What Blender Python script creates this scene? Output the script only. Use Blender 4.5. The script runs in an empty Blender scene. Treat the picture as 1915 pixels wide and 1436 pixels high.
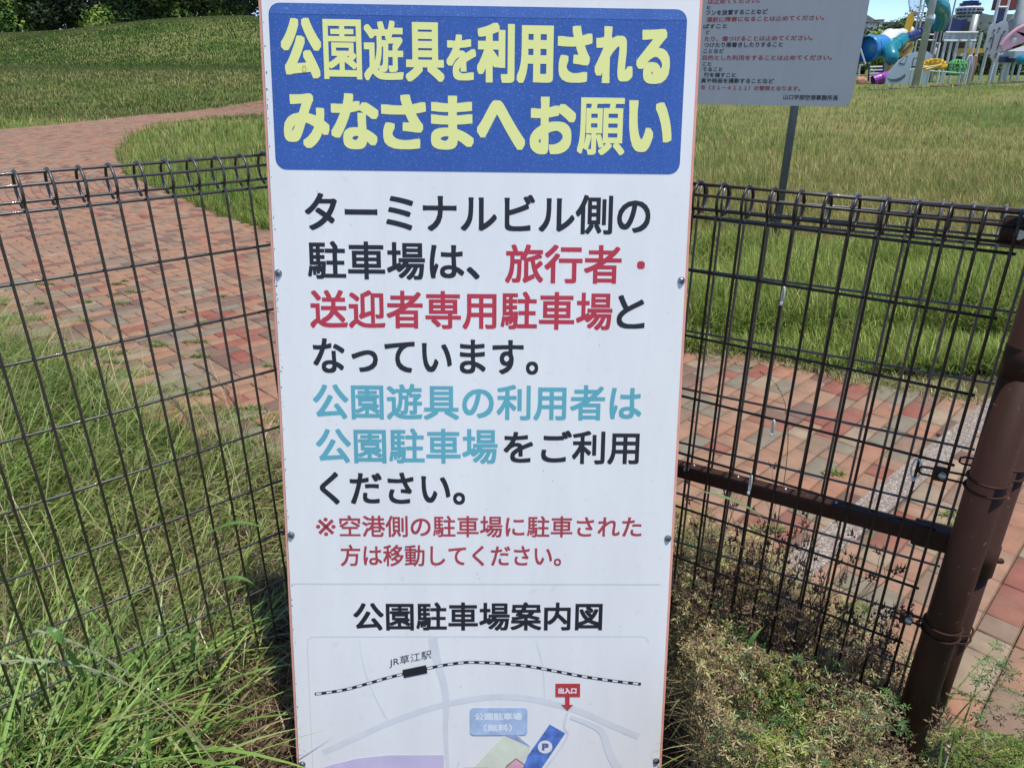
import bpy, math, random
import numpy as np
from mathutils import Vector, Matrix
PI = math.pi
rnd = random.Random(7)
rng = np.random.default_rng(11)
sc = bpy.context.scene
COL = sc.collection

# ------------------------------------------------------------------ camera
H = 1.56
F_PX, PITCH, ROLL = 1340.0, 0.41652, -0.00196
cam_d = bpy.data.cameras.new('camera'); cam = bpy.data.objects.new('camera', cam_d); COL.objects.link(cam)
cam_d.sensor_width = 36; cam_d.sensor_fit = 'HORIZONTAL'; cam_d.lens = 36 * F_PX / 1915
cam_d.clip_start = 0.05; cam_d.clip_end = 5000
_f = Vector((0, math.cos(PITCH), -math.sin(PITCH))); _r = Vector((1, 0, 0)); _d = _f.cross(_r)
_r2 = _r * math.cos(ROLL) + _d * math.sin(ROLL); _d2 = -_r * math.sin(ROLL) + _d * math.cos(ROLL)
cam.matrix_world = Matrix(((_r2.x, -_d2.x, -_f.x, 0), (_r2.y, -_d2.y, -_f.y, 0), (_r2.z, -_d2.z, -_f.z, H), (0, 0, 0, 1)))
sc.camera = cam

def ray(px, py):
    return _r2 * ((px - 957.5) / F_PX) + _d2 * ((py - 718) / F_PX) + _f
def at(px, py, Y):                      # the point of the place seen at a photo pixel, Y metres ahead
    d = ray(px, py); return Vector((0, 0, H)) + d * (Y / d.y)

# ------------------------------------------------------------------ world, sun
SUN_AZ, SUN_EL = math.radians(124), math.radians(75)
w = bpy.data.worlds.new('World'); sc.world = w; w.use_nodes = True
nt = w.node_tree
sky = nt.nodes.new('ShaderNodeTexSky'); sky.sky_type = 'NISHITA'; sky.sun_disc = False
sky.sun_elevation = SUN_EL; sky.sun_rotation = SUN_AZ; sky.air_density = 1.0; sky.dust_density = 0.15; sky.ozone_density = 3.0; sky.altitude = 4500
bg = nt.nodes['Background']; bg.inputs[1].default_value = 0.15
nt.links.new(sky.outputs[0], bg.inputs[0])
sun_d = bpy.data.lights.new('sun', 'SUN'); sun_d.energy = 3.6; sun_d.angle = math.radians(0.5); sun_d.color = (1, 0.955, 0.88)
sun = bpy.data.objects.new('sun', sun_d); COL.objects.link(sun)
sv = Vector((math.sin(SUN_AZ) * math.cos(SUN_EL), math.cos(SUN_AZ) * math.cos(SUN_EL), math.sin(SUN_EL)))
sun.rotation_euler = (-sv).to_track_quat('-Z', 'Y').to_euler()
sc.view_settings.view_transform = 'Standard'; sc.view_settings.look = 'None'
sc.view_settings.exposure = 0.40; sc.view_settings.gamma = 1.0; sc.view_settings.use_curve_mapping = False
sc.cycles.max_bounces = 6; sc.cycles.transparent_max_bounces = 4

# ------------------------------------------------------------------ materials
MATS = {}
def mat(name, col, rough=0.6, metal=0.0, var=0.0, vscale=8.0, bump=0.0, bscale=60.0, spec=0.5, attr=False, trans=0.0, objvar=0.0, coat=0.0):
    if name in MATS: return MATS[name]
    m = bpy.data.materials.new(name); m.use_nodes = True; MATS[name] = m
    t = m.node_tree; b = t.nodes['Principled BSDF']
    b.inputs['Base Color'].default_value = (*col, 1); b.inputs['Roughness'].default_value = rough
    b.inputs['Metallic'].default_value = metal; b.inputs['Specular IOR Level'].default_value = spec
    b.inputs['Coat Weight'].default_value = coat
    src = None
    def N(k): return t.nodes.new(k)
    if attr:
        a = N('ShaderNodeAttribute'); a.attribute_name = 'Col'; src = a.outputs['Color']
    if var or bump:
        tc = N('ShaderNodeTexCoord')
    if var:
        n = N('ShaderNodeTexNoise'); n.inputs['Scale'].default_value = vscale; n.inputs['Detail'].default_value = 6
        n.inputs['Roughness'].default_value = 0.65
        t.links.new(tc.outputs['Object'], n.inputs['Vector'])
        mr = N('ShaderNodeMapRange'); mr.inputs[1].default_value = 0.3; mr.inputs[2].default_value = 0.7
        mr.inputs[3].default_value = 1 - var; mr.inputs[4].default_value = 1 + var
        t.links.new(n.outputs[0], mr.inputs[0])
        mx = N('ShaderNodeMix'); mx.data_type = 'RGBA'; mx.blend_type = 'MULTIPLY'; mx.inputs[0].default_value = 1
        if src: t.links.new(src, mx.inputs[6])
        else: mx.inputs[6].default_value = (*col, 1)
        t.links.new(mr.outputs[0], mx.inputs[7]); src = mx.outputs[2]
    if objvar:
        oi = N('ShaderNodeObjectInfo'); hs = N('ShaderNodeHueSaturation')
        mr = N('ShaderNodeMapRange'); mr.inputs[3].default_value = 1 - objvar; mr.inputs[4].default_value = 1 + objvar
        t.links.new(oi.outputs['Random'], mr.inputs[0]); t.links.new(mr.outputs[0], hs.inputs['Value'])
        if src: t.links.new(src, hs.inputs['Color'])
        else: hs.inputs['Color'].default_value = (*col, 1)
        src = hs.outputs[0]
    if src: t.links.new(src, b.inputs['Base Color'])
    if bump:
        n = N('ShaderNodeTexNoise'); n.inputs['Scale'].default_value = bscale; n.inputs['Detail'].default_value = 4
        t.links.new(tc.outputs['Object'], n.inputs['Vector'])
        bp = N('ShaderNodeBump'); bp.inputs['Strength'].default_value = bump; bp.inputs['Distance'].default_value = 0.004
        t.links.new(n.outputs[0], bp.inputs['Height']); t.links.new(bp.outputs[0], b.inputs['Normal'])
    if trans:
        tr = N('ShaderNodeBsdfTranslucent'); ms = N('ShaderNodeMixShader'); ms.inputs[0].default_value = trans
        if src: t.links.new(src, tr.inputs[0])
        else: tr.inputs[0].default_value = (*col, 1)
        t.links.new(b.outputs[0], ms.inputs[1]); t.links.new(tr.outputs[0], ms.inputs[2])
        t.links.new(ms.outputs[0], t.nodes['Material Output'].inputs[0])
    return m

def speckled(name, base, fleck, scale=900, thr=0.62, amount=0.6, rough=0.4, cloud=0.06, edge=None, spec=0.5):
    """sheet print: base colour with fine weathering flecks"""
    m = bpy.data.materials.new(name); m.use_nodes = True; MATS[name] = m
    t = m.node_tree; b = t.nodes['Principled BSDF']; b.inputs['Roughness'].default_value = rough
    b.inputs['Specular IOR Level'].default_value = spec
    tc = t.nodes.new('ShaderNodeTexCoord')
    n = t.nodes.new('ShaderNodeTexNoise'); n.inputs['Scale'].default_value = scale; n.inputs['Detail'].default_value = 2
    t.links.new(tc.outputs['Object'], n.inputs['Vector'])
    mr = t.nodes.new('ShaderNodeMapRange'); mr.inputs[1].default_value = thr; mr.inputs[2].default_value = thr + 0.12
    mr.inputs[3].default_value = 0; mr.inputs[4].default_value = amount
    t.links.new(n.outputs[0], mr.inputs[0])
    mx = t.nodes.new('ShaderNodeMix'); mx.data_type = 'RGBA'
    mx.inputs[6].default_value = (*base, 1); mx.inputs[7].default_value = (*fleck, 1)
    t.links.new(mr.outputs[0], mx.inputs[0])
    n2 = t.nodes.new('ShaderNodeTexNoise'); n2.inputs['Scale'].default_value = 5; n2.inputs['Detail'].default_value = 8
    n2.inputs['Roughness'].default_value = 0.7
    mp = t.nodes.new('ShaderNodeMapping'); mp.inputs['Scale'].default_value = (1.6, 1.6, .35); t.links.new(tc.outputs['Object'], mp.inputs[0]); t.links.new(mp.outputs[0], n2.inputs['Vector'])
    m2 = t.nodes.new('ShaderNodeMapRange'); m2.inputs[1].default_value = .3; m2.inputs[2].default_value = .7
    m2.inputs[3].default_value = 1 - cloud; m2.inputs[4].default_value = 1 + cloud
    t.links.new(n2.outputs[0], m2.inputs[0])
    mm = t.nodes.new('ShaderNodeMix'); mm.data_type = 'RGBA'; mm.blend_type = 'MULTIPLY'; mm.inputs[0].default_value = 1
    t.links.new(mx.outputs[2], mm.inputs[6]); t.links.new(m2.outputs[0], mm.inputs[7])
    t.links.new(mm.outputs[2], b.inputs['Base Color'])
    return m

# ------------------------------------------------------------------ mesh helpers
def tag(o, label=None, cat=None, group=None, kind=None):
    if label: o['label'] = label
    if cat: o['category'] = cat
    if group: o['group'] = group
    if kind: o['kind'] = kind
    return o
def link(name, me, m=None, parent=None, loc=None):
    o = bpy.data.objects.new(name, me); COL.objects.link(o)
    if parent: o.parent = parent
    if loc is not None: o.location = loc
    if m is not None and me is not None and not me.materials:
        for k in (m if isinstance(m, (list, tuple)) else [m]): me.materials.append(k)
    return o
def empty(name, loc=(0, 0, 0)):
    o = bpy.data.objects.new(name, None); COL.objects.link(o); o.location = loc; o.empty_display_size = .1; return o
def under(o, parent):                   # parent an object built in world coordinates
    o.parent = parent; o.matrix_parent_inverse = Matrix.Translation(parent.location).inverted() if parent.rotation_euler[:] == (0, 0, 0) else parent.matrix_world.inverted()
    return o
class MB:
    def __init__(s): s.v = []; s.f = []; s.m = []
    def add(s, vs, fs, mi=0):
        b = len(s.v); s.v += [tuple(x) for x in vs]; s.f += [tuple(i + b for i in f) for f in fs]; s.m += [mi] * len(fs)
    def box(s, c, size, ax=None, mi=0):
        c = Vector(c); X, Y, Z = ax if ax else (Vector((1, 0, 0)), Vector((0, 1, 0)), Vector((0, 0, 1)))
        X, Y, Z = X * size[0] / 2, Y * size[1] / 2, Z * size[2] / 2
        vs = [c + X * a + Y * b + Z * d for d in (-1, 1) for a, b in ((-1, -1), (1, -1), (1, 1), (-1, 1))]
        s.add(vs, [(3, 2, 1, 0), (4, 5, 6, 7), (0, 1, 5, 4), (1, 2, 6, 5), (2, 3, 7, 6), (3, 0, 4, 7)], mi)
    def tube(s, pts, r, n=8, caps=True, mi=0, closed=False):
        pts = [Vector(p) for p in pts]; rs = r if isinstance(r, (list, tuple)) else [r] * len(pts)
        k = len(pts); T = []
        for i in range(k):
            if closed: t = pts[(i + 1) % k] - pts[i - 1]
            else: t = pts[min(i + 1, k - 1)] - pts[max(i - 1, 0)]
            T.append(t.normalized() if t.length > 1e-9 else Vector((0, 0, 1)))
        u = T[0].orthogonal().normalized(); vs = []
        for i in range(k):
            u = (u - T[i] * u.dot(T[i])); u = u.normalized() if u.length > 1e-6 else T[i].orthogonal().normalized()
            v = T[i].cross(u)
            for j in range(n):
                a = 2 * PI * j / n; vs.append(pts[i] + (u * math.cos(a) + v * math.sin(a)) * rs[i])
        fs = []
        for i in range(k if closed else k - 1):
            for j in range(n):
                a, b = i * n + j, i * n + (j + 1) % n; i2 = (i + 1) % k
                fs.append((a, b, i2 * n + (j + 1) % n, i2 * n + j))
        if caps and not closed: fs += [tuple(range(n))[::-1], tuple(range((k - 1) * n, k * n))]
        s.add(vs, fs, mi)
    def prism(s, outline, o, X, Y, Z, t, mi=0):       # outline in (x,y) -> o + X x + Y y, thickness t along Z
        n = len(outline); A = [o + X * a + Y * b for a, b in outline]; B = [p + Z * t for p in A]
        s.add(A + B, [tuple(range(n))[::-1], tuple(range(n, 2 * n))] + [(i, (i + 1) % n, n + (i + 1) % n, n + i) for i in range(n)], mi)
    def ball(s, c, r, nu=10, nv=6, sc_=(1, 1, 1), mi=0):
        c = Vector(c); vs = [c + Vector((0, 0, -r * sc_[2]))]
        for i in range(1, nv):
            ph = -PI / 2 + PI * i / nv
            for j in range(nu):
                a = 2 * PI * j / nu
                vs.append(c + Vector((math.cos(a) * math.cos(ph) * r * sc_[0], math.sin(a) * math.cos(ph) * r * sc_[1], math.sin(ph) * r * sc_[2])))
        vs.append(c + Vector((0, 0, r * sc_[2]))); fs = []
        for j in range(nu): fs.append((0, 1 + (j + 1) % nu, 1 + j))
        for i in range(nv - 2):
            for j in range(nu):
                a = 1 + i * nu; b = a + nu; fs.append((a + j, a + (j + 1) % nu, b + (j + 1) % nu, b + j))
        a = 1 + (nv - 2) * nu
        for j in range(nu): fs.append((a + j, a + (j + 1) % nu, len(vs) - 1))
        s.add(vs, fs, mi)
    def mesh(s, name, smooth=False):
        me = bpy.data.meshes.new(name); me.from_pydata(s.v, [], s.f)
        if any(s.m): me.polygons.foreach_set('material_index', s.m)
        if smooth: me.shade_smooth() if hasattr(me, 'shade_smooth') else None
        me.update(); return me
    def obj(s, name, m, parent=None, smooth=False, bevel=0):
        o = link(name, s.mesh(name, smooth), m)
        if parent: under(o, parent)
        if bevel:
            b = o.modifiers.new('bevel', 'BEVEL'); b.width = bevel; b.segments = 2; b.limit_method = 'ANGLE'
        return o
def smooth_by_angle(o):
    pass

def np_mesh(name, V, Tri, colors=None, midx=None):
    me = bpy.data.meshes.new(name); V = np.ascontiguousarray(V, dtype=np.float32); Tri = np.ascontiguousarray(Tri, dtype=np.int32)
    k = Tri.shape[1]
    me.vertices.add(len(V)); me.vertices.foreach_set('co', V.ravel())
    me.loops.add(Tri.size); me.loops.foreach_set('vertex_index', Tri.ravel())
    me.polygons.add(len(Tri)); me.polygons.foreach_set('loop_start', np.arange(0, Tri.size, k, dtype=np.int32))
    if midx is not None: me.polygons.foreach_set('material_index', np.asarray(midx, dtype=np.int32))
    me.update(calc_edges=True)
    if colors is not None:
        a = me.color_attributes.new('Col', 'FLOAT_COLOR', 'POINT')
        c = np.ones((len(V), 4), dtype=np.float32); c[:, :3] = colors; a.data.foreach_set('color', c.ravel())
    return me

# ------------------------------------------------------------------ terrain
def S(t): t = np.clip(t, 0, 1); return t * t * (3 - 2 * t)
def zt(x, y):
    x = np.asarray(x, float); y = np.asarray(y, float); yy = np.maximum(y, 1)
    u = x / yy
    a = np.clip(.60 + (x - 17) * .052, .40, 1.15)
    right = a * S((y - 9) / 26) - (a - .68) * S((y - 36) / 7)
    wl = S((-u - .17) / .16)
    left = 1.45 * S((y - 27) / 17) + (3.75 - 1.3 * S((-u - .42) / .3) + .25 * np.sin(x * .21)) * S((y - 45) / 25) - 2.0 * S((y - 74) / 60)
    return right * (1 - wl) + left * wl

PLAZA = [(-22, 19.5), (-3.16, 4.15), (-2.54, 3.65), (-2.15, 3.37), (-1.81, 3.06), (-1.35, 2.85), (-1.06, 2.71), (-.3, 2.38), (.3, 2.12), (.58, 1.97), (.76, 1.78), (.86, 1.52), (1.03, 1.31), (1.17, 1.26), (1.4, 1.1), (2.3, .5), (5, -.5), (8, 0),
         (5.5, 1.9), (3.4, 2.85), (2.41, 3.35), (2.13, 3.51), (1.88, 3.59), (1.74, 3.76), (1.4, 3.95), (1.06, 4.03), (.3, 4.5), (-1.0, 5.8), (-2.56, 7.49), (-3.45, 8.37), (-4.36, 9.47), (-6.17, 11.73), (-7.63, 14.34), (-9.34, 18.36), (-10.6, 22.8), (-9.9, 25.2), (-8.3, 27.4), (-4, 29.5), (3, 31), (3, 35), (-4, 34.5), (-10.36, 31.8), (-12.9, 26.5), (-13.2, 22.5), (-13.9, 19.6), (-16, 17.5), (-22, 21)]
PL = np.array(PLAZA)
def inside(x, y, P=PL):
    x = np.asarray(x); y = np.asarray(y); r = np.zeros(x.shape, bool); j = len(P) - 1
    for i in range(len(P)):
        xi, yi = P[i]; xj, yj = P[j]
        if yi != yj: r ^= ((yi > y) != (yj > y)) & (x < (xj - xi) * (y - yi) / (yj - yi) + xi)
        j = i
    return r

def terrain_material():
    m = bpy.data.materials.new('meadow_soil'); m.use_nodes = True; t = m.node_tree; b = t.nodes['Principled BSDF']
    b.inputs['Roughness'].default_value = .95; b.inputs['Specular IOR Level'].default_value = .1
    g = t.nodes.new('ShaderNodeNewGeometry')
    def noise(s, d=6, sc_=(1, 1, 1)):
        mp = t.nodes.new('ShaderNodeMapping'); mp.inputs['Scale'].default_value = sc_; t.links.new(g.outputs['Position'], mp.inputs[0])
        n = t.nodes.new('ShaderNodeTexNoise'); n.inputs['Scale'].default_value = s; n.inputs['Detail'].default_value = d; n.inputs['Roughness'].default_value = .6
        t.links.new(mp.outputs[0], n.inputs['Vector']); return n.outputs[0]
    def ramp(src, stops):
        r = t.nodes.new('ShaderNodeValToRGB'); e = r.color_ramp.elements
        while len(e) < len(stops): e.new(.5)
        for k, (p, c) in enumerate(stops): e[k].position = p; e[k].color = (*c, 1)
        t.links.new(src, r.inputs[0]); return r.outputs[0]
    def mix(f, a, c, mode='MIX'):
        x = t.nodes.new('ShaderNodeMix'); x.data_type = 'RGBA'; x.blend_type = mode
        if isinstance(f, float): x.inputs[0].default_value = f
        else: t.links.new(f, x.inputs[0])
        t.links.new(a, x.inputs[6]); t.links.new(c, x.inputs[7]); return x.outputs[2]
    far = ramp(noise(.16, 5), [(.36, (.08, .13, .03)), (.5, (.14, .17, .05)), (.64, (.22, .21, .085))])
    fine = ramp(noise(3.0, 8, (1, 1, .3)), [(.3, (.75, .78, .7)), (.7, (1.2, 1.18, 1.18))])
    meadow = mix(1.0, far, fine, 'MULTIPLY')
    soil = ramp(noise(14, 8), [(.35, (.045, .03, .02)), (.65, (.12, .085, .055))])
    sx = t.nodes.new('ShaderNodeSeparateXYZ'); t.links.new(g.outputs['Position'], sx.inputs[0])
    mr = t.nodes.new('ShaderNodeMapRange'); mr.inputs[1].default_value = 2.6; mr.inputs[2].default_value = 6; t.links.new(sx.outputs[1], mr.inputs[0])
    t.links.new(mix(mr.outputs[0], soil, meadow), b.inputs['Base Color'])
    bp = t.nodes.new('ShaderNodeBump'); bp.inputs['Strength'].default_value = .8; bp.inputs['Distance'].default_value = .05
    t.links.new(noise(9, 8), bp.inputs['Height']); t.links.new(bp.outputs[0], b.inputs['Normal'])
    return m
def build_terrain():
    xs = np.sinh(np.linspace(-1, 1, 241) * 5.2) / math.sinh(5.2) * 900
    ys = np.concatenate([np.linspace(-6, 12, 40), np.linspace(12.5, 90, 156), np.geomspace(92, 1500, 40)])
    X, Y = np.meshgrid(xs, ys); Z = zt(X, Y) - .02
    Z = Z + (rng.random(Z.shape) - .5) * np.where(Y > 12, .05, .01) * (~inside(X, Y))
    Z = np.where(inside(X, Y), zt(X, Y) - .035, Z)
    V = np.stack([X, Y, Z], -1).reshape(-1, 3); n = len(xs); idx = np.arange(len(V)).reshape(len(ys), n)
    Q = np.stack([idx[:-1, :-1], idx[:-1, 1:], idx[1:, 1:], idx[1:, :-1]], -1).reshape(-1, 4)
    me = np_mesh('ground', V, Q); me.shade_smooth()
    tag(link('ground', me, terrain_material()), kind='structure')
build_terrain()

# ------------------------------------------------------------------ brick paving
def brick_mat(name, col):
    m = bpy.data.materials.new(name); m.use_nodes = True; t = m.node_tree; b = t.nodes['Principled BSDF']
    b.inputs['Roughness'].default_value = .85; b.inputs['Specular IOR Level'].default_value = .25
    g = t.nodes.new('ShaderNodeNewGeometry')
    def noise(s, d, lo, hi, a, c):
        n = t.nodes.new('ShaderNodeTexNoise'); n.inputs['Scale'].default_value = s; n.inputs['Detail'].default_value = d; n.inputs['Roughness'].default_value = .7
        t.links.new(g.outputs['Position'], n.inputs['Vector']); r = t.nodes.new('ShaderNodeMapRange')
        r.inputs[1].default_value = lo; r.inputs[2].default_value = hi; r.inputs[3].default_value = a; r.inputs[4].default_value = c
        t.links.new(n.outputs[0], r.inputs[0]); return r.outputs[0], n.outputs[0]
    cl, _ = noise(11, 7, .3, .7, .72, 1.22)
    mx = t.nodes.new('ShaderNodeMix'); mx.data_type = 'RGBA'; mx.blend_type = 'MULTIPLY'; mx.inputs[0].default_value = 1
    mx.inputs[6].default_value = (*col, 1); t.links.new(cl, mx.inputs[7])
    # dust film and pale grit
    du, _ = noise(2.3, 7, .38, .70, .05, .45)
    m2 = t.nodes.new('ShaderNodeMix'); m2.data_type = 'RGBA'; t.links.new(du, m2.inputs[0]); t.links.new(mx.outputs[2], m2.inputs[6]); m2.inputs[7].default_value = (.27, .215, .15, 1)
    gr, gh = noise(210, 3, .66, .72, 0, .7)
    m3 = t.nodes.new('ShaderNodeMix'); m3.data_type = 'RGBA'; t.links.new(gr, m3.inputs[0]); t.links.new(m2.outputs[2], m3.inputs[6]); m3.inputs[7].default_value = (.42, .34, .27, 1)
    dk, _ = noise(90, 4, .62, .74, 0, .6)
    m4 = t.nodes.new('ShaderNodeMix'); m4.data_type = 'RGBA'; t.links.new(dk, m4.inputs[0]); t.links.new(m3.outputs[2], m4.inputs[6]); m4.inputs[7].default_value = (.08, .06, .045, 1)
    t.links.new(m4.outputs[2], b.inputs['Base Color'])
    bp = t.nodes.new('ShaderNodeBump'); bp.inputs['Strength'].default_value = .35; bp.inputs['Distance'].default_value = .002
    t.links.new(gh, bp.inputs['Height']); t.links.new(bp.outputs[0], b.inputs['Normal'])
    return m
BCOL = [(.32, .175, .112), (.33, .155, .095), (.26, .078, .056), (.20, .170, .125), (.165, .088, .070), (.31, .23, .155), (.235, .150, .105)]
BMATS = [brick_mat('brick_clay_%s' % n, c) for n, c in zip(('tan', 'orange', 'red', 'grey', 'purple', 'sand', 'brown'), BCOL)]
BW_RIGHT = np.array([.24, .2, .17, .13, .07, .12, .07]); BW_LEFT = np.array([.38, .24, .05, .04, .14, .02, .13])
STRIP_D = np.array([math.cos(math.radians(41.1)), math.sin(math.radians(41.1))]); STRIP_N = np.array([-STRIP_D[1], STRIP_D[0]])
S0, S1 = .797, .908
GA = math.radians(45.0)
def brick_list():
    out = []                                             # x, y, angle, length(along angle), width, region
    e1 = np.array([math.cos(GA), math.sin(GA)]); e2 = np.array([-e1[1], e1[0]])
    # strips run along e1, 0.2 wide: a unit is a pair along the strip or two laid across
    for s in range(-60, 70):
        pos = -6.0 + rnd.choice([0, .1]); v0 = s * .2
        while pos < 14:
            if rnd.random() < .66:                       # two courses of stretchers, one half a brick ahead
                m = rnd.choice([1, 2, 2, 3, 4]); c = [(pos + .1 + .2 * i, v0 + .05, 0, .2, .1) for i in range(m)]
                c += [(pos + .2 + .2 * i, v0 + .15, 0, .2, .1) for i in range(m - 1)]
                c += [(pos + .05, v0 + .15, 0, .1, .1), (pos + .2 * m - .05, v0 + .15, 0, .1, .1)] if m > 1 else [(pos + .1, v0 + .15, 0, .2, .1)]
                pos += .2 * m
            else:
                c = [(pos + .05, v0 + .1, PI / 2, .2, .1)]; pos += .1
            for (a, b_, an, L, W) in c:
                p = e1 * a + e2 * b_
                out.append((p[0], p[1], GA + an, L, W))
    A = np.array(out)
    A = A[(A[:, 1] < 8.2) & (A[:, 1] > -.3) & (A[:, 0] > -9) & (A[:, 0] < 7)]
    # concentric courses further out, round the grass island
    c0 = np.array([-1.5, 13.5]); P = []
    for i, r in enumerate(np.arange(2.0, 38, .1)):
        n = int(2 * PI * r / .2); th = (np.arange(n) + (i % 2) * .5 + rng.random() * .3) / n * 2 * PI
        P.append(np.stack([c0[0] + r * np.cos(th), c0[1] + r * np.sin(th), th + PI / 2, np.full(n, 2 * PI * r / n), np.full(n, .1)], 1))
    P = np.concatenate(P); P = P[P[:, 1] >= 8.2]
    P = P[(P[:, 0] > -P[:, 1] * .95 - 1) & (P[:, 0] < 4) & (P[:, 1] < 36)]
    A = np.concatenate([A, P])
    A = A[inside(A[:, 0], A[:, 1])]
    d = A[:, :2] @ STRIP_N
    clear = ~((d > S0 + .02) & (d < S1 - .02) & (A[:, 0] > 0))
    return A[clear]
def proj_px(P):
    q = np.stack([P @ np.array(_r2), (P - [0, 0, H]) @ np.array(_d2), (P - [0, 0, H]) @ np.array(_f)], 1)
    q[:, 0] = P @ np.array(_r2)
    return 957.5 + F_PX * q[:, 0] / q[:, 2], 718 + F_PX * q[:, 1] / q[:, 2], q[:, 2]
def build_paving():
    pts = [Vector((x, y, -.016)) for x, y in PLAZA]
    m = MB(); m.add(pts, [tuple(range(len(pts)))])
    jm = mat('joint_sand', (.17, .13, .09), rough=.95, var=.4, vscale=25, bump=.6, bscale=200)
    path = m.obj('brick_path', jm); tag(path, kind='structure')
    A = brick_list(); n = len(A)
    P = np.c_[A[:, :2], np.zeros(n)]; px, py, dep = proj_px(P)
    vis = (px > -20) & (px < 1935) & (py > 180) & (py < 1460) & (dep > .5)
    L, R = 480 + 78 * py / 1436, 1318 - 76 * py / 1436
    vis &= ~((px > L + 10) & (px < R - 10))
    area = np.where(vis, A[:, 3] * A[:, 4] * (F_PX ** 2) / dep ** 2 * (H / dep), 0)
    order = np.argsort(-area); near = set(order[:300].tolist())
    left = A[:, 0] < 0
    ci = np.where(left, rng.choice(7, n, p=BW_LEFT), rng.choice(7, n, p=BW_RIGHT))
    # patchy colouring: greyer near the fence on the left
    greyz = left & (A[:, 1] < 5.6) & (rng.random(n) < .35); ci[greyz] = rng.choice([3, 3, 4, 2, 6], greyz.sum())
    dz = (rng.random(n) - .5) * .004; tx = (rng.random(n) - .5) * .02; ty = (rng.random(n) - .5) * .02
    g = .0028; ch = .0035
    def brick_geo(L, W):
        a, b = L / 2 - g, W / 2 - g
        return np.array([(-a, -b, -.03), (a, -b, -.03), (a, b, -.03), (-a, b, -.03), (-a, -b, -ch), (a, -b, -ch), (a, b, -ch), (-a, b, -ch),
                         (-a + ch, -b + ch, 0), (a - ch, -b + ch, 0), (a - ch, b - ch, 0), (-a + ch, b - ch, 0)])
    BF = np.array([(0, 1, 5, 4), (1, 2, 6, 5), (2, 3, 7, 6), (3, 0, 4, 7), (4, 5, 9, 8), (5, 6, 10, 9), (6, 7, 11, 10), (7, 4, 8, 11), (8, 9, 10, 11)])
    var = {}
    for c in range(7):
        for L_ in (.1, .2):
            me = np_mesh('brick', brick_geo(L_, .1), BF); me.materials.append(BMATS[c]); var[c, L_] = me
    for i in sorted(near):
        o = bpy.data.objects.new('brick', var[int(ci[i]), .1 if A[i, 3] < .15 else .2]); COL.objects.link(o); o.parent = path
        o.location = (A[i, 0], A[i, 1], dz[i]); o.rotation_euler = (tx[i], ty[i], A[i, 2])
    rest = np.array([i for i in range(n) if i not in near])
    B = A[rest]; k = len(rest)
    base = brick_geo(1, 1)
    sgn = np.sign(base[:, :2]); ins = np.where(np.arange(12) >= 8, ch, 0)
    X = sgn[None, :, 0] * (B[:, 3:4] / 2 - g - ins[None]); Y = sgn[None, :, 1] * (B[:, 4:5] / 2 - g - ins[None])
    Z = base[None, :, 2] + dz[rest][:, None] + X * ty[rest][:, None] * -1 + Y * tx[rest][:, None] + zt(B[:, 0], B[:, 1])[:, None]
    c_, s_ = np.cos(B[:, 2:3]), np.sin(B[:, 2:3])
    V = np.stack([B[:, 0:1] + X * c_ - Y * s_, B[:, 1:2] + X * s_ + Y * c_, Z], -1).reshape(-1, 3)
    Fc = (BF[None] + (np.arange(k) * 12)[:, None, None]).reshape(-1, 4)
    me = np_mesh('bricks', V, Fc, midx=np.repeat(ci[rest], 9))
    for mm in BMATS: me.materials.append(mm)
    o = link('bricks', me); o.parent = path; o['kind'] = 'stuff'
    # washed pebble strip
    def spt(t, d): return STRIP_D * t + STRIP_N * d
    m = MB(); q = [spt(.9, S0), spt(9, S0), spt(9, S1), spt(.9, S1)]
    m.prism([tuple(p) for p in q], Vector((0, 0, -.03)), Vector((1, 0, 0)), Vector((0, 1, 0)), Vector((0, 0, 1)), .0335)
    strip = m.obj('pebble_strip', mat('strip_mortar', (.22, .19, .16), rough=.9, var=.25, vscale=60, bump=.8, bscale=300)); tag(strip, kind='structure')
    N = 9000
    t = .9 + (rng.random(N) ** 1.6) * 4.2; d = S0 + .003 + rng.random(N) * (S1 - S0 - .006)
    C = t[:, None] * STRIP_D + d[:, None] * STRIP_N; r = .0028 + rng.random(N) * .0035
    oc = np.array([(1, 0, 0), (0, 1, 0), (-1, 0, 0), (0, -1, 0), (0, 0, .75)]); fo = np.array([(0, 1, 4), (1, 2, 4), (2, 3, 4), (3, 0, 4)])
    an = rng.random(N) * PI; st = 1 + rng.random(N) * .6
    ox = oc[None, :, 0] * st[:, None]; oy = np.broadcast_to(oc[None, :, 1], ox.shape)
    V = np.stack([C[:, 0:1] + r[:, None] * (ox * np.cos(an)[:, None] - oy * np.sin(an)[:, None]), C[:, 1:2] + r[:, None] * (ox * np.sin(an)[:, None] + oy * np.cos(an)[:, None]),
                  +.003 + r[:, None] * oc[None, :, 2]], -1)
    pc = np.array([(.55, .47, .40), (.42, .34, .28), (.62, .56, .50), (.30, .20, .16), (.5, .38, .33)])[rng.integers(0, 5, N)] * (0.8 + rng.random((N, 1)) * .4)
    me = np_mesh('pebbles', V.reshape(-1, 3), (fo[None] + (np.arange(N) * 5)[:, None, None]).reshape(-1, 3), np.repeat(pc * .62, 5, 0)); me.shade_smooth()
    o = link('pebbles', me, mat('pebble', (.5, .45, .4), rough=.6, attr=True)); o.parent = strip; o['kind'] = 'stuff'
build_paving()

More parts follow.
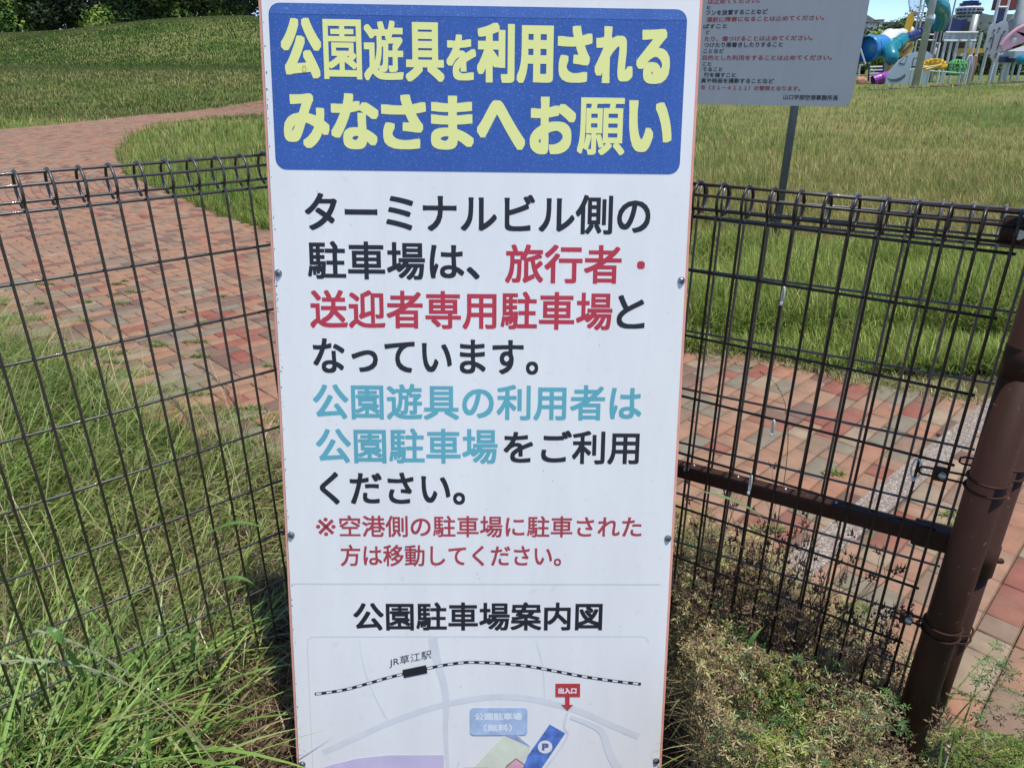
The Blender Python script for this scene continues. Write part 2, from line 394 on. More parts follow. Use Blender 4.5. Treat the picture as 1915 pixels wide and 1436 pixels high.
# ------------------------------------------------------------------ grass
def blades(base, h, wd, ang, bend, col, segs=3, droop=None, tipcol=None, twist=None):
    """ribbon blades; base (N,3), height, width, lean direction, bend (0..1.5), colour (N,3)"""
    N = len(base); t = np.linspace(0, 1, segs + 1)[None, :]
    hh, b = h[:, None], bend[:, None]
    dr = (0.35 * b ** 2 if droop is None else droop[:, None])
    z = hh * (t - dr * t ** 2.2); out = hh * b * t ** 1.8
    dx, dy = np.cos(ang)[:, None], np.sin(ang)[:, None]
    cx = base[:, 0:1] + dx * out; cy = base[:, 1:2] + dy * out; cz = base[:, 2:3] + z
    wa = ang + PI / 2 if twist is None else ang + PI / 2 + twist
    wx, wy = np.cos(wa)[:, None], np.sin(wa)[:, None]
    half = wd[:, None] / 2 * np.clip(1.25 * (1 - t), 0, 1) ** .75 * (0.75 + .25 * np.minimum(1, t * 5))
    Lp = np.stack([cx - wx * half, cy - wy * half, cz], -1); Rp = np.stack([cx + wx * half, cy + wy * half, cz], -1)
    V = np.concatenate([np.stack([Lp[:, :-1], Rp[:, :-1]], 2).reshape(N, -1, 3), np.stack([cx[:, -1], cy[:, -1], cz[:, -1]], -1)[:, None]], 1)
    per = 2 * segs + 1; f = []
    for i in range(segs - 1): f += [(2 * i, 2 * i + 1, 2 * i + 3), (2 * i, 2 * i + 3, 2 * i + 2)]
    f.append((2 * segs - 2, 2 * segs - 1, 2 * segs))
    Tr = (np.array(f)[None] + (np.arange(N) * per)[:, None, None]).reshape(-1, 3)
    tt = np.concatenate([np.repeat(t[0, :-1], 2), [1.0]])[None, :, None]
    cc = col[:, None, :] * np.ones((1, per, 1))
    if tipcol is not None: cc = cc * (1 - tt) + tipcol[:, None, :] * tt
    return V.reshape(-1, 3), Tr, cc.reshape(-1, 3)
def join(parts):
    V, T, C_ = [], [], []; n = 0
    for v, t, c in parts: V.append(v); T.append(t + n); C_.append(c); n += len(v)
    return np.concatenate(V), np.concatenate(T), np.concatenate(C_)
GRASS = mat('grass_blade', (.1, .15, .04), rough=.42, attr=True, trans=.34, spec=.5)
GRASS_FAR = mat('meadow_blade', (.1, .15, .04), rough=.65, attr=True, trans=.38, spec=.2)
def pick(palette, N, p=None, jit=.25):
    c = np.array(palette)[rng.choice(len(palette), N, p=p)]
    return c * (1 - jit + 2 * jit * rng.random((N, 1))) * (1 + .12 * (rng.random((N, 3)) - .5))
def vnoise(x, y, s, seed=0):
    x = x * s + seed * 17.3; y = y * s + seed * 7.7
    return (np.sin(x * 1.3 + 1.7 * np.sin(y * .9 + seed)) + np.sin(y * 1.7 + 1.3 * np.sin(x * 1.1 + 2 + seed)) + np.sin((x + y) * .8 + 2 * np.sin((x - y) * .6))) / 3
OLIVE = [(.31, .27, .105), (.25, .24, .08), (.39, .33, .155), (.19, .20, .058)]
GREEN = [(.16, .24, .05), (.22, .31, .07), (.11, .18, .035), (.29, .36, .11)]
def meadow():
    # distance falls off so that the density per sight line stays even; height and width are real, slightly broader far off
    N = 330000
    inv = rng.random(N) * (1 / 3.2 - 1 / 40) + 1 / 40; d = 1 / inv
    u = -1.0 + rng.random(N) * 2.0
    y = d; x = u * d
    k = ~inside(x, y) & ~((y < 3.7) & (x > .0)) & (y > 3.0) & ((y > 3.4 + .0 * x) | (x > 2.4)) & ~((x < -2.5) & (y < -.78 * (x + 3.16) + 4.3) & (y < 7))
    # wedge mostly hidden by the notice board: thin it
    hid = (x / y > -.30) & (x / y < .22) & (rng.random(N) < .85)
    k &= ~hid
    x, y = x[k], y[k]; n = len(x); z = zt(x, y) - .03
    pat = vnoise(x, y, .35, 1); pat2 = vnoise(x, y, 1.1, 2)
    right = x / y > .1
    # strip along the paving on the right: lush, long, leaning
    edge = right & (y < 6.6 + .35 * pat)
    col = np.where(((pat + .45 * pat2 + .9 * (rng.random(n) - .5)) > (.35))[:, None], pick(GREEN, n), pick(OLIVE, n))
    brn = (vnoise(x, y, .8, 21) > .25) & (rng.random(n) < .45) & (y > 6.5); col[brn] = pick([(.34, .27, .14), (.44, .37, .2)], brn.sum())
    isl = (~right) & (y < 22)
    col = np.where((isl & (rng.random(n) < .72))[:, None], pick(GREEN[:3], n), col)
    col = np.where((edge & (rng.random(n) < .9))[:, None], pick(GREEN, n), col)
    col = np.where(((y > 7) & right & (rng.random(n) < .68))[:, None], pick(OLIVE, n), col)
    h = np.where(edge, .28, np.where(isl, .22, .19)) * (.55 + .8 * rng.random(n)) * (1 + .25 * pat2)
    h = np.where(right & (y > 6.6), h * .95, h)
    h *= np.where(right & (y < 4.3), .55, 1)
    tuft = (vnoise(x, y, 1.9, 31) > .62) & (rng.random(n) < .8) & (y > 6.6); h = np.where(tuft, h * 1.7, h); col[tuft] = col[tuft] * .45 + np.array([.07, .13, .03])
    h *= 1 + .35 * vnoise(x, y, 3.1, 12) * (y < 9)
    lite = rng.random(n) < .22; col[lite] = col[lite] * 1.5 + [.05, .05, .02]
    wd = np.where(edge, .0075, .0035) * (.7 + .6 * rng.random(n)); wd = np.maximum(wd, y * .00085)
    ang = np.where(edge, PI + .9 * pat2, PI * 1.1) + (rng.random(n) - .5) * 4.6
    bend = np.where(edge, .85, .65) * (.2 + 1.3 * rng.random(n))
    tip = col * np.array([1.35, 1.22, 1.2])
    nr = y < 9
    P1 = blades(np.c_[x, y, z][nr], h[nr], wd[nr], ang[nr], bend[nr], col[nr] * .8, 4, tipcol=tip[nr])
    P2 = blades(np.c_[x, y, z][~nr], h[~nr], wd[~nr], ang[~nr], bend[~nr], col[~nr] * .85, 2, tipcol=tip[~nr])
    V, T, C_ = join([P1, P2])
    tag(link('meadow_grass', np_mesh('meadow_grass', V, T, C_), GRASS_FAR), kind='stuff')
    # the hill on the left and the rise: coarser tufts
    N = 150000
    d = 24 + 52 * rng.random(N) ** .9; u = -1.0 + rng.random(N) * .75
    x, y = u * d, d; k = ~inside(x, y); x, y = x[k], y[k]; n = len(x); z = zt(x, y) - .03
    pat = vnoise(x, y, .12, 3) + .4 * vnoise(x, y, .5, 4)
    dark = np.exp(-((y - 55) / 8) ** 2) * 1.2
    pale = np.exp(-((y - 38) / 4) ** 2)
    dark *= np.exp(-((x / y + .50) / .14) ** 2) * 1.6; sel = pat * .8 + dark - pale * 1.9 + .35 * (rng.random(n) - .5)
    col = np.where((sel > .1)[:, None], pick([(.075, .135, .03), (.06, .115, .026), (.095, .155, .04)], n, jit=.15), pick([(.16, .185, .06), (.21, .21, .085), (.13, .165, .05)], n, jit=.15))
    h = .13 * (.6 + .8 * rng.random(n)); wd = y * .0010
    P = blades(np.c_[x, y, z], h, wd, rng.random(n) * 2 * PI, .4 * rng.random(n), col * .9, 2, tipcol=col * 1.25)
    tag(link('hill_grass', np_mesh('hill_grass', *P), GRASS_FAR), kind='stuff')
meadow()

SIGN_L, SIGN_R = -.52, .40
def near_weeds_left():
    parts = []
    LUSH = [(.22, .33, .065), (.31, .41, .10), (.13, .21, .04), (.40, .46, .17)]
    DRY = [(.46, .38, .19), (.36, .27, .14), (.24, .16, .09), (.50, .45, .25)]
    def area(N, x0, x1, y0, y1, cond):
        x = x0 + (x1 - x0) * rng.random(N); y = y0 + (y1 - y0) * rng.random(N); k = cond(x, y); return x[k], y[k]
    out = lambda x, y: ~inside(x, y)
    # long fine grass behind the fence
    x, y = area(26000, -4.6, -.35, 1.5, 4.4, lambda x, y: out(x, y) & (y > 1.25 + (x + .92) * .872 + .1) & (x > -y * 1.0 - .6))
    n = len(x); fx = np.clip((-.45 - x) / 1.6, 0, 1); ed = rng.random(n)
    h = (.10 + .46 * fx * (.35 + .65 * rng.random(n)) + .06 * vnoise(x, y, 5)) * (.5 + .7 * rng.random(n))
    col = np.where((ed < .80 + .12 * fx)[:, None], pick(LUSH, n), pick(DRY, n))
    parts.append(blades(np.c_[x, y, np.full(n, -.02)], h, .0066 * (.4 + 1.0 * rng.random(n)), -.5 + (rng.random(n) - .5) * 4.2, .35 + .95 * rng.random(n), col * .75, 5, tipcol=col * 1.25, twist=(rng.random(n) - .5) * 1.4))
    # in front of and around the fence foot
    x, y = area(15000, -2.2, -.35, .78, 2.3, lambda x, y: out(x, y) & (y < 1.25 + (x + .92) * .872 + .32) & (x > -y * 1.05 - .3))
    n = len(x); fx = np.clip((-.42 - x) / .75, 0, 1)
    keep = (rng.random(n) < .10 + .90 * np.clip((-.62 - x) / .5, 0, 1) ** 1.3 + .25 * (y > 1.75)) & ((x < -.66) | (y > 1.45)); x, y, fx = x[keep], y[keep], fx[keep]; n = len(x)
    h = (.08 + .30 * fx) * (.5 + .9 * rng.random(n))
    col = np.where((rng.random(n) < .38 + .45 * fx)[:, None], pick(LUSH, n), pick(DRY, n))
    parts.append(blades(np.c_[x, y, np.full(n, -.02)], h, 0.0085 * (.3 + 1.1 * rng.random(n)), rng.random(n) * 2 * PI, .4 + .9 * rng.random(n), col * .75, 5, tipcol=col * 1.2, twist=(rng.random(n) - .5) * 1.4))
    # broad leaved blades, bottom left
    x, y = area(3000, -1.8, -.76, .70, 1.8, lambda x, y: (y < 1.25 + (x + .92) * .872 + .1) & (x > -y * 1.05 - .1))
    n = len(x); fx = np.clip((-.62 - x) / .45, 0.06, 1); k = rng.random(n) < fx; x, y, fx = x[k], y[k], fx[k]; n = len(x)
    h = (.16 + .34 * fx) * (.5 + .7 * rng.random(n)); col = pick([(.20, .34, .07), (.27, .41, .10), (.14, .26, .05), (.36, .45, .16)], n, jit=.2)
    parts.append(blades(np.c_[x, y, np.full(n, -.02)], h, 0.0165 * (.5 + .7 * rng.random(n)), rng.random(n) * 2 * PI, .4 + .9 * rng.random(n), col * .85, 8, tipcol=col * 1.15, twist=(rng.random(n) - .5) * 1.2))
    x, y = area(900, -3.6, -.5, 1.0, 3.6, lambda x, y: out(x, y) & (x > -y - .2) & ((x < -.72) | (y > 1.7)))
    n = len(x); col = pick([(.52, .46, .26), (.42, .40, .18), (.34, .36, .14)], n, jit=.2)
    parts.append(blades(np.c_[x, y, np.zeros(n)], .28 + .30 * rng.random(n), .0022 + .0016 * rng.random(n), rng.random(n) * 2 * PI, .15 + .6 * rng.random(n), col, 6, tipcol=col * 1.3))
    # dark dead stems near the board
    x, y = area(1500, -1.05, -.5, 1.05, 1.9, lambda x, y: (x < -.56) | (y > 1.5))
    n = len(x); parts.append(blades(np.c_[x, y, np.zeros(n)], .05 + .14 * rng.random(n), .0022 + .002 * rng.random(n), rng.random(n) * 2 * PI, .3 + 1.2 * rng.random(n), pick([(.16, .09, .05), (.30, .20, .11), (.42, .30, .16), (.09, .055, .035)], n), 5))
    # dead litter lying on the soil
    x, y = area(22000, -1.9, 1.2, .8, 2.7, lambda x, y: out(x, y) & (x > -y - .2) & ~((x > -.52) & (x < .42) & (y < 1.34)))
    n = len(x); col = pick(DRY + [(.12, .08, .05)], n, jit=.35)
    parts.append(blades(np.c_[x, y, .0 + .05 * rng.random(n)], np.full(n, .02) + .03 * rng.random(n), .003 * (.5 + rng.random(n)), rng.random(n) * 2 * PI, 1.2 + 3.0 * rng.random(n), col, 3, droop=.8 * rng.random(n)))
    tag(link('weeds', np_mesh('weeds', *join(parts)), GRASS), kind='stuff')
    # little tufts growing in the joints at the edge of the paving
    parts = []
    cs = [(-2.75, 4.05, .16), (-2.2, 3.65, .13), (-1.95, 3.42, .12), (-1.5, 3.2, .10), (-1.25, 3.1, .14), (-2.45, 3.95, .10), (-.95, 3.0, .12), (1.62, 2.20, .05), (1.70, 2.30, .04), (1.0, 1.72, .05), (1.08, 1.78, .04), (.82, 1.95, .06), (.95, 2.2, .04), (-3.3, 4.6, .12), (-3.9, 5.0, .16), (1.35, 2.6, .03)]
    for q_ in range(60):
        bx, by = rng.uniform(-4.6, -.8), rng.uniform(3.0, 5.6)
        if bool(inside(bx, by)): cs.append((bx, by, rng.uniform(.015, .05)))
    for cx, cy, r in cs:
        n = int(3500 * r); a = rng.random(n) * 2 * PI; q = r * np.sqrt(rng.random(n))
        x, y = cx + q * np.cos(a) * 1.6, cy + q * np.sin(a) * .5; col = pick(GREEN + DRY[:1], n)
        parts.append(blades(np.c_[x, y, np.zeros(n) - .005], .012 + .03 * rng.random(n), .003 + .003 * rng.random(n), rng.random(n) * 2 * PI, .5 + rng.random(n), col, 3))
    # verge fringe
    e = [(-3.16, 4.15), (-2.54, 3.65), (-2.15, 3.37), (-1.81, 3.06), (-1.35, 2.85), (-1.06, 2.71)]
    for (ax, ay), (bx, by) in zip(e, e[1:]):
        n = 260; t = rng.random(n); x = ax + (bx - ax) * t + .05 * rng.standard_normal(n); y = ay + (by - ay) * t + .07 * rng.standard_normal(n)
        parts.append(blades(np.c_[x, y, np.zeros(n) - .01], .03 + .09 * rng.random(n), .003 + .002 * rng.random(n), rng.random(n) * 2 * PI, .4 + .7 * rng.random(n), pick(GREEN + DRY[:2], n), 3))
    e = [(1.06, 4.03), (1.4, 3.95), (1.74, 3.76), (1.88, 3.59), (2.13, 3.51), (2.41, 3.35)]
    for (ax, ay), (bx, by) in zip(e, e[1:]):
        n = 500; t = rng.random(n); x = ax + (bx - ax) * t + .04 * rng.standard_normal(n); y = ay + (by - ay) * t + .06 * rng.standard_normal(n)
        parts.append(blades(np.c_[x, y, np.zeros(n) - .01], .02 + .05 * rng.random(n), .003 + .003 * rng.random(n), rng.random(n) * 2 * PI, .6 + .9 * rng.random(n), pick(GREEN[:2] + DRY[:2] + DRY[3:], n), 3))
    tag(link('joint_weeds', np_mesh('joint_weeds', *join(parts)), GRASS), kind='stuff')
near_weeds_left()

def leaflets(C, size, col, lobes=5, flat=.5):
    """small lobed leaves: each lobe a narrow kite"""
    N = len(C); V, T, K = [], [], []
    nx = rng.standard_normal((N, 3)) * flat; nx[:, 2] = np.abs(nx[:, 2]) + .8; nz = nx / np.linalg.norm(nx, axis=1)[:, None]
    a = rng.standard_normal((N, 3)); ux = np.cross(nz, a); ux /= np.linalg.norm(ux, axis=1)[:, None]; uy = np.cross(nz, ux)
    for l in range(lobes):
        th = 2 * PI * l / lobes + rng.random(N) * .7; s = size * (.6 + .7 * rng.random(N))
        d = ux * np.cos(th)[:, None] + uy * np.sin(th)[:, None] + nz * ((rng.random(N) - .5) * .8)[:, None]
        p = np.cross(nz, d); w_ = (s * (.09 + .08 * rng.random(N)))[:, None]
        b = C; m_ = C + d * (s * .6)[:, None]; t_ = C + d * s[:, None] - nz * (s * .25 * rng.random(N))[:, None]
        V.append(np.stack([b, m_ - p * w_, t_, m_ + p * w_], 1)); K.append(np.repeat(col * (.8 + .4 * rng.random((N, 1))), 4, 0).reshape(N, 4, 3))
    V = np.stack(V, 1).reshape(-1, 3); K = np.stack(K, 1).reshape(-1, 3); n = N * lobes
    T = (np.array([(0, 1, 2), (0, 2, 3)])[None] + (np.arange(n) * 4)[:, None, None]).reshape(-1, 3)
    return V, T, K
def weed_height(x, y):
    return np.clip(.31 + .05 * vnoise(x, y, 6, 5) + .06 * vnoise(x, y, 17, 6), .10, .42)
def near_weeds_right():
    parts = []
    TAN = [(.43, .34, .18), (.52, .46, .21), (.33, .23, .13), (.56, .51, .26), (.21, .13, .08), (.44, .44, .16), (.30, .19, .11)]
    LIME = [(.30, .38, .07), (.22, .30, .06), (.38, .42, .12)]
    GR = [(.07, .15, .04), (.10, .19, .06), (.05, .10, .03)]
    N = 52000
    x = .42 + .82 * rng.random(N); y = .72 + 1.45 * rng.random(N)
    # bounded by the paving beyond and the post on the right
    k = ~inside(x, y) & (x < y * .82 + .05) & (y > .75) & (x > .415 + .03 * rng.random(N) + np.clip(1.2 - y, 0, 1) * -.07); x, y = x[k], y[k]; n = len(x)
    hh = weed_height(x, y) * np.clip((2.05 - y) / .22, .45, 1) * np.clip((1.22 - x) / .25, .25, 1) * np.where((x > .78) & (y < 1.30), .42, 1)
    lay = rng.random(n) ** .55; z = hh * lay
    pt = vnoise(x, y, 9, 7); pt2 = vnoise(x, y, 14, 8)
    col = pick(TAN, n, jit=.3)
    lime = (pt > .5) & (rng.random(n) < .6) & (lay > .4); col[lime] = pick(LIME, lime.sum()); gr = (pt2 > .5) & (rng.random(n) < .45); col[gr] = pick(GR, gr.sum())
    gl = (y < 1.22) & (rng.random(n) < .3) & (pt2 > .1); col[gl] = pick(GR, gl.sum())
    parts.append(leaflets(np.c_[x, y, z], np.full(n, .0105) * (.6 + .9 * rng.random(n)), col, 5, .9))
    # thin tangled stems
    M = 16000; i = rng.integers(0, n, M); b = np.c_[x[i], y[i], z[i] * .6 - .02]
    parts.append(blades(b, .03 + .07 * rng.random(M), .0016 + .0012 * rng.random(M), rng.random(M) * 2 * PI, .4 + 1.4 * rng.random(M), pick(TAN[:4] + [(.16, .09, .06)], M), 4))
    # round clover leaves at the bottom
    q = 1100; cx = .50 + .7 * rng.random(q); cy = .95 + .5 * rng.random(q); kk = vnoise(cx, cy, 8, 9) > .1; cx, cy = cx[kk], cy[kk]; q = len(cx)
    parts.append(leaflets(np.c_[cx, cy, weed_height(cx, cy) * (.75 + .3 * rng.random(q))], np.full(q, .012), pick(GR + [(.14, .26, .07)], q), 6, .35))
    # a few fresh upright blades
    q = 500; gx, gy = .53 + .6 * rng.random(q), .8 + 1.1 * rng.random(q); kk = ~inside(gx, gy); gx, gy = gx[kk], gy[kk]; q = len(gx)
    parts.append(blades(np.c_[gx, gy, np.zeros(q)], .14 + .16 * rng.random(q), .004 + .004 * rng.random(q), rng.random(q) * 2 * PI, .4 + .9 * rng.random(q), pick(GREEN, q), 6))
    tag(link('dry_weeds', np_mesh('dry_weeds', *join(parts)), GRASS), kind='stuff')
    # bright moss-like cushion right of the posts
    N = 15000; a = rng.random(N) * 2 * PI; q = np.sqrt(rng.random(N)); x = 1.24 + .33 * q * np.cos(a); y = 1.0 + .30 * q * np.sin(a) - .35 * (x - 1.24)
    z = .07 * np.sqrt(np.clip(1 - q ** 2, 0, 1)) * (1 + .35 * vnoise(x, y, 22, 3)); col = pick([(.17, .27, .04), (.24, .34, .06), (.11, .19, .03), (.30, .36, .09)], N)
    P = leaflets(np.c_[x, y, z + .01 * rng.random(N)], np.full(N, .008), col, 4, .8)
    tag(link('green_ground_cover', np_mesh('green_ground_cover', *P), GRASS), kind='stuff')
near_weeds_right()

# tall dark seeding weeds in front of the right-hand mesh: individual plants
def seed_weed(bx, by, h, lean, dark, label):
    st = MB(); heads = MB(); root = empty('seeding_weed', (bx, by, 0))
    def stem(p, d, L, r, lvl):
        pts = [p]; v = Vector(d)
        for i in range(4):
            v = (v + Vector((rnd.uniform(-.16, .16), rnd.uniform(-.16, .16), .08))).normalized(); pts.append(pts[-1] + v * L / 4)
        st.tube(pts, [r, r * .9, r * .8, r * .7, r * .6], 4)
        if lvl > 0:
            for k in range(3 if lvl > 1 else 2):
                q = pts[rnd.choice([2, 3, 4])]; a = rnd.uniform(0, 2 * PI)
                stem(q, (v + Vector((math.cos(a), math.sin(a), .2)) * .8).normalized(), L * .5, r * .7, lvl - 1)
        tip = pts[-1]
        for k in range(rnd.choice([4, 5, 6])):        # bunch of beaked seed heads
            a = rnd.uniform(0, 2 * PI); s = rnd.uniform(.006, .012)
            b = tip + Vector((math.cos(a) * s, math.sin(a) * s, rnd.uniform(-.006, .008)))
            heads.ball(b, .0032, 5, 3)
            heads.tube([b, b + Vector((math.cos(a) * .004, math.sin(a) * .004, rnd.uniform(.010, .018)))], [.0016, .0003], 3, caps=False)
            if k % 2 == 0:
                e = Vector((math.cos(a), math.sin(a), .1)) * .012; w_ = Vector((-math.sin(a), math.cos(a), 0)) * .003
                heads.add([b, b + e * .5 + w_, b + e, b + e * .5 - w_], [(0, 1, 2, 3)])
    for k in range(3):
        stem(Vector((bx + rnd.uniform(-.02, .02), by + rnd.uniform(-.02, .02), -.01)), Vector((lean[0] + rnd.uniform(-.2, .2), lean[1] + rnd.uniform(-.15, .15), 1)).normalized(), h * rnd.uniform(.7, 1), .0016, 2)
    c = mat('weed_stem', (.13, .075, .045), rough=.8, var=.3, vscale=60); d = mat('weed_seed_dark', (.075, .040, .026), rough=.8) if dark else mat('weed_seed_tan', (.20, .13, .075), rough=.8)
    st.obj('stem', c, root); heads.obj('seed_head', d, root)
    tag(root, label, 'weed', 'dark seeding weeds in front of the right mesh')
    for ch in root.children: ch['kind'] = 'stuff'
for a in [(.53, 1.52, .36, (.0, .1), 1, 'dark seeding weed nearest the white notice board'), (.57, 1.44, .42, (0, .1), 1, 'tall dark seeding weed over the pale pebble strip'),
          (.66, 1.37, .34, (.05, .1), 1, 'dark seeding weed below the lowest cable tie, bushy head'), (.72, 1.32, .41, (.0, .12), 1, 'tallest dark seeding weed left of the brown posts'),
          (.80, 1.24, .33, (.0, .1), 1, 'dark seeding weed just left of the front brown post'), (.62, 1.26, .26, (0, 0), 0, 'tan seeding weed low in the dry weeds, mid right'),
          (.86, 1.13, .22, (.05, 0), 0, 'tan seeding weed touching the foot of the front post'), (.52, 1.62, .27, (0, .05), 0, 'tan seeding weed behind the mesh beside the notice board'),
          (.61, 1.42, .33, (.05, .1), 1, 'dark seeding weed directly under the mid rail, over the pebble strip'), (.69, 1.42, .38, (-.05, .1), 1, 'dark seeding weed with wide bunches, between the strip and the red bricks'),
          (.76, 1.27, .38, (-.05, .1), 1, 'dark seeding weed reaching the lower clamp bolt'), (.75, 1.20, .28, (.02, .05), 1, 'short dark seeding weed half sunk in the dry weeds near the posts'),
          (.60, 1.50, .28, (.05, .1), 0, 'tan seeding weed right beside the edge of the notice board'), (.70, 1.10, .20, (0, 0), 0, 'tan seeding weed in the nearest dry weeds at the bottom')]:
    seed_weed(*a)

def ribbon(name, pts, wmax, m, label, cat, fold=.25, prof=None):
    pts = [Vector(p) for p in pts]; mb = MB(); n = len(pts); vs = []
    for i, p in enumerate(pts):
        t = i / (n - 1); T = (pts[min(i + 1, n - 1)] - pts[max(i - 1, 0)]).normalized()
        side = T.cross(Vector((0, 0, 1))); side = side.normalized() if side.length > .05 else Vector((1, 0, 0)); up = side.cross(T)
        hw = wmax / 2 * (prof(t) if prof else math.sin(PI * min(1, t * .9 + .1)) ** .6 * (1 - t ** 6))
        vs += [p - side * hw + up * hw * fold, p, p + side * hw + up * hw * fold]
    mb.add(vs, [f for i in range(n - 1) for f in ((3 * i, 3 * i + 1, 3 * i + 4, 3 * i + 3), (3 * i + 1, 3 * i + 2, 3 * i + 5, 3 * i + 4))])
    return tag(mb.obj(name, m), label, cat)
def bez(p, n=14):
    p = [Vector(q) for q in p]; out = []
    for i in range(n + 1):
        t = i / n; q = list(p)
        while len(q) > 1: q = [q[k] * (1 - t) + q[k + 1] * t for k in range(len(q) - 1)]
        out.append(q[0])
    return out
lf = mat('broad_leaf_green', (.12, .24, .05), rough=.45, var=.2, vscale=40, trans=.3)
lf2 = mat('broad_leaf_grey', (.20, .30, .13), rough=.45, var=.2, vscale=40, trans=.3)
lf3 = mat('dry_stalk', (.33, .33, .15), rough=.6, var=.2, vscale=40)
ribbon('grass_leaf', bez([at(1445, 990, 1.36), at(1420, 960, 1.34), at(1375, 925, 1.33), at(1285, 915, 1.34)]), .016, lf2, 'broad pale green grass leaf arching in front of the mid rail', 'leaf')
ribbon('grass_leaf', bez([at(1400, 1350, 1.18), at(1500, 1365, 1.17), at(1590, 1370, 1.17), at(1660, 1355, 1.18)]), .011, lf2, 'grey green leaf lying across the dry weeds at the bottom right', 'leaf')
ribbon('grass_leaf', bez([at(1530, 1405, 1.16), at(1570, 1390, 1.16), at(1600, 1385, 1.16), at(1635, 1375, 1.17)]), .009, lf2, 'narrow pale leaf pointing up right below the longer lying leaf', 'leaf')
ribbon('grass_leaf', bez([at(1400, 1250, 1.30), at(1395, 1210, 1.29), at(1405, 1190, 1.3), at(1430, 1170, 1.32)]), .013, lf, 'short dark green leaf standing in the dry weeds beside the mesh', 'leaf')
ribbon('grass_leaf', bez([at(380, 1110, 1.30), at(430, 1060, 1.27), at(470, 1080, 1.27), at(490, 1110, 1.30)]), .012, lf, 'bright leaf folded over just left of the notice board, before the lower rows', 'leaf')
ribbon('grass_leaf', bez([at(345, 1035, 1.30), at(400, 985, 1.27), at(460, 940, 1.27), at(530, 1020, 1.32)]), .013, lf, 'long arching green leaf crossing the mesh left of the second screw', 'leaf')
ribbon('grass_leaf', bez([at(350, 1250, 1.12), at(380, 1180, 1.08), at(360, 1160, 1.1), at(280, 1240, 1.1)]), .012, lf, 'bright green leaf bent like a hook near the foot of the left mesh', 'leaf')
ribbon('grass_leaf', bez([at(200, 1430, 1.0), at(260, 1400, .98), at(300, 1360, .98), at(320, 1340, 1.0)]), .018, lf, 'dark broad leaf slanting up in the bottom left corner', 'leaf')
ribbon('grass_leaf', bez([at(155, 1265, 1.0), at(120, 1200, .97), at(95, 1170, .97), at(85, 1172, 1.0)]), .016, lf, 'thick pale green leaf standing beneath the feathery seed plume', 'leaf')
def stalk(name, pts, r, m, label, cat, spike=None, sm=None):
    root = empty(name, pts[0]); mb = MB(); P = bez(pts, 18); mb.tube(P, [r * (1 - .6 * i / 18) for i in range(19)], 5); mb.obj('stem', m, root)
    if spike:
        a, L, dens = spike; h = MB(); k0 = int(18 * a)
        for i in range(k0, 18):
            for q in range(dens):
                t = rnd.random(); p = P[i].lerp(P[i + 1], t); T = (P[i + 1] - P[i]).normalized()
                o = Vector((rnd.uniform(-1, 1), rnd.uniform(-1, 1), rnd.uniform(-1, 1))) * .35
                e = (T + o).normalized() * L * rnd.uniform(.5, 1.2); s = T.orthogonal().normalized() * .0009
                h.add([p - s, p + e * .5 + s * 1.6, p + e, p + e * .5 - s * 1.6], [(0, 1, 2, 3)])
        h.obj('seed_head', sm or m, root)['kind'] = 'stuff'
    return tag(root, label, cat)
plume = mat('plume_pale', (.36, .42, .24), rough=.6, trans=.3)
stalk('grass_stalk', [at(405, 1430, 1.05), at(330, 1330, 1.03), at(210, 1230, 1.0), at(120, 1225, .98), at(-20, 1240, .98)], .0016, lf3, 'feathery pale seed plume bending left across the bottom left corner', 'grass stalk', (.45, .018, 10), plume)
stalk('grass_stalk', [at(395, 1420, 1.06), at(350, 1340, 1.05), at(230, 1230, 1.02), at(150, 1200, 1.0), at(70, 1180, 1.0)], .0015, lf3, 'second pale plume stalk just above the longer feathery one', 'grass stalk', (.5, .016, 9), plume)
stalk('grass_stalk', [at(1435, 1090, 1.40), at(1452, 960, 1.42), at(1500, 790, 1.44), at(1490, 690, 1.44), at(1385, 690, 1.46)], .0013, mat('stalk_green', (.13, .17, .06), rough=.6), 'tall thin grass stalk drooping left in front of the right mesh', 'grass stalk', (.55, .007, 5), mat('seed_green', (.20, .22, .08), rough=.7))
stalk('grass_stalk', [at(470, 1000, 1.75), at(450, 850, 1.8), at(480, 760, 1.8), at(380, 690, 1.85)], .0012, mat('stalk_dark', (.10, .10, .05), rough=.7), 'dark feathery grass head behind the left mesh beside the notice board', 'grass stalk', (.5, .03, 7), mat('seed_brown', (.12, .09, .055), rough=.7))
stalk('grass_stalk', [at(420, 1020, 1.8), at(400, 880, 1.85), at(360, 780, 1.9), at(320, 745, 1.95)], .0012, mat('stalk_dark', (.1, .1, .05)), 'dark feathery grass head leaning left in front of the paving', 'grass stalk', (.45, .035, 7), mat('seed_brown', (.1, .1, .05)))
stalk('grass_stalk', [at(120, 760, 2.3), at(140, 700, 2.3), at(160, 660, 2.3), at(183, 634, 2.3)], .0016, mat('straw', (.45, .38, .2), rough=.7), 'straw coloured stalk slanting up behind the left mesh', 'grass stalk')
stalk('grass_stalk', [at(1778, 1364, 1.2), at(1800, 1355, 1.2), at(1835, 1345, 1.2), at(1862, 1331, 1.2)], .0016, mat('straw_green', (.34, .40, .17), rough=.7), 'thin pale stalk lying over the red bricks right of the posts', 'grass stalk')

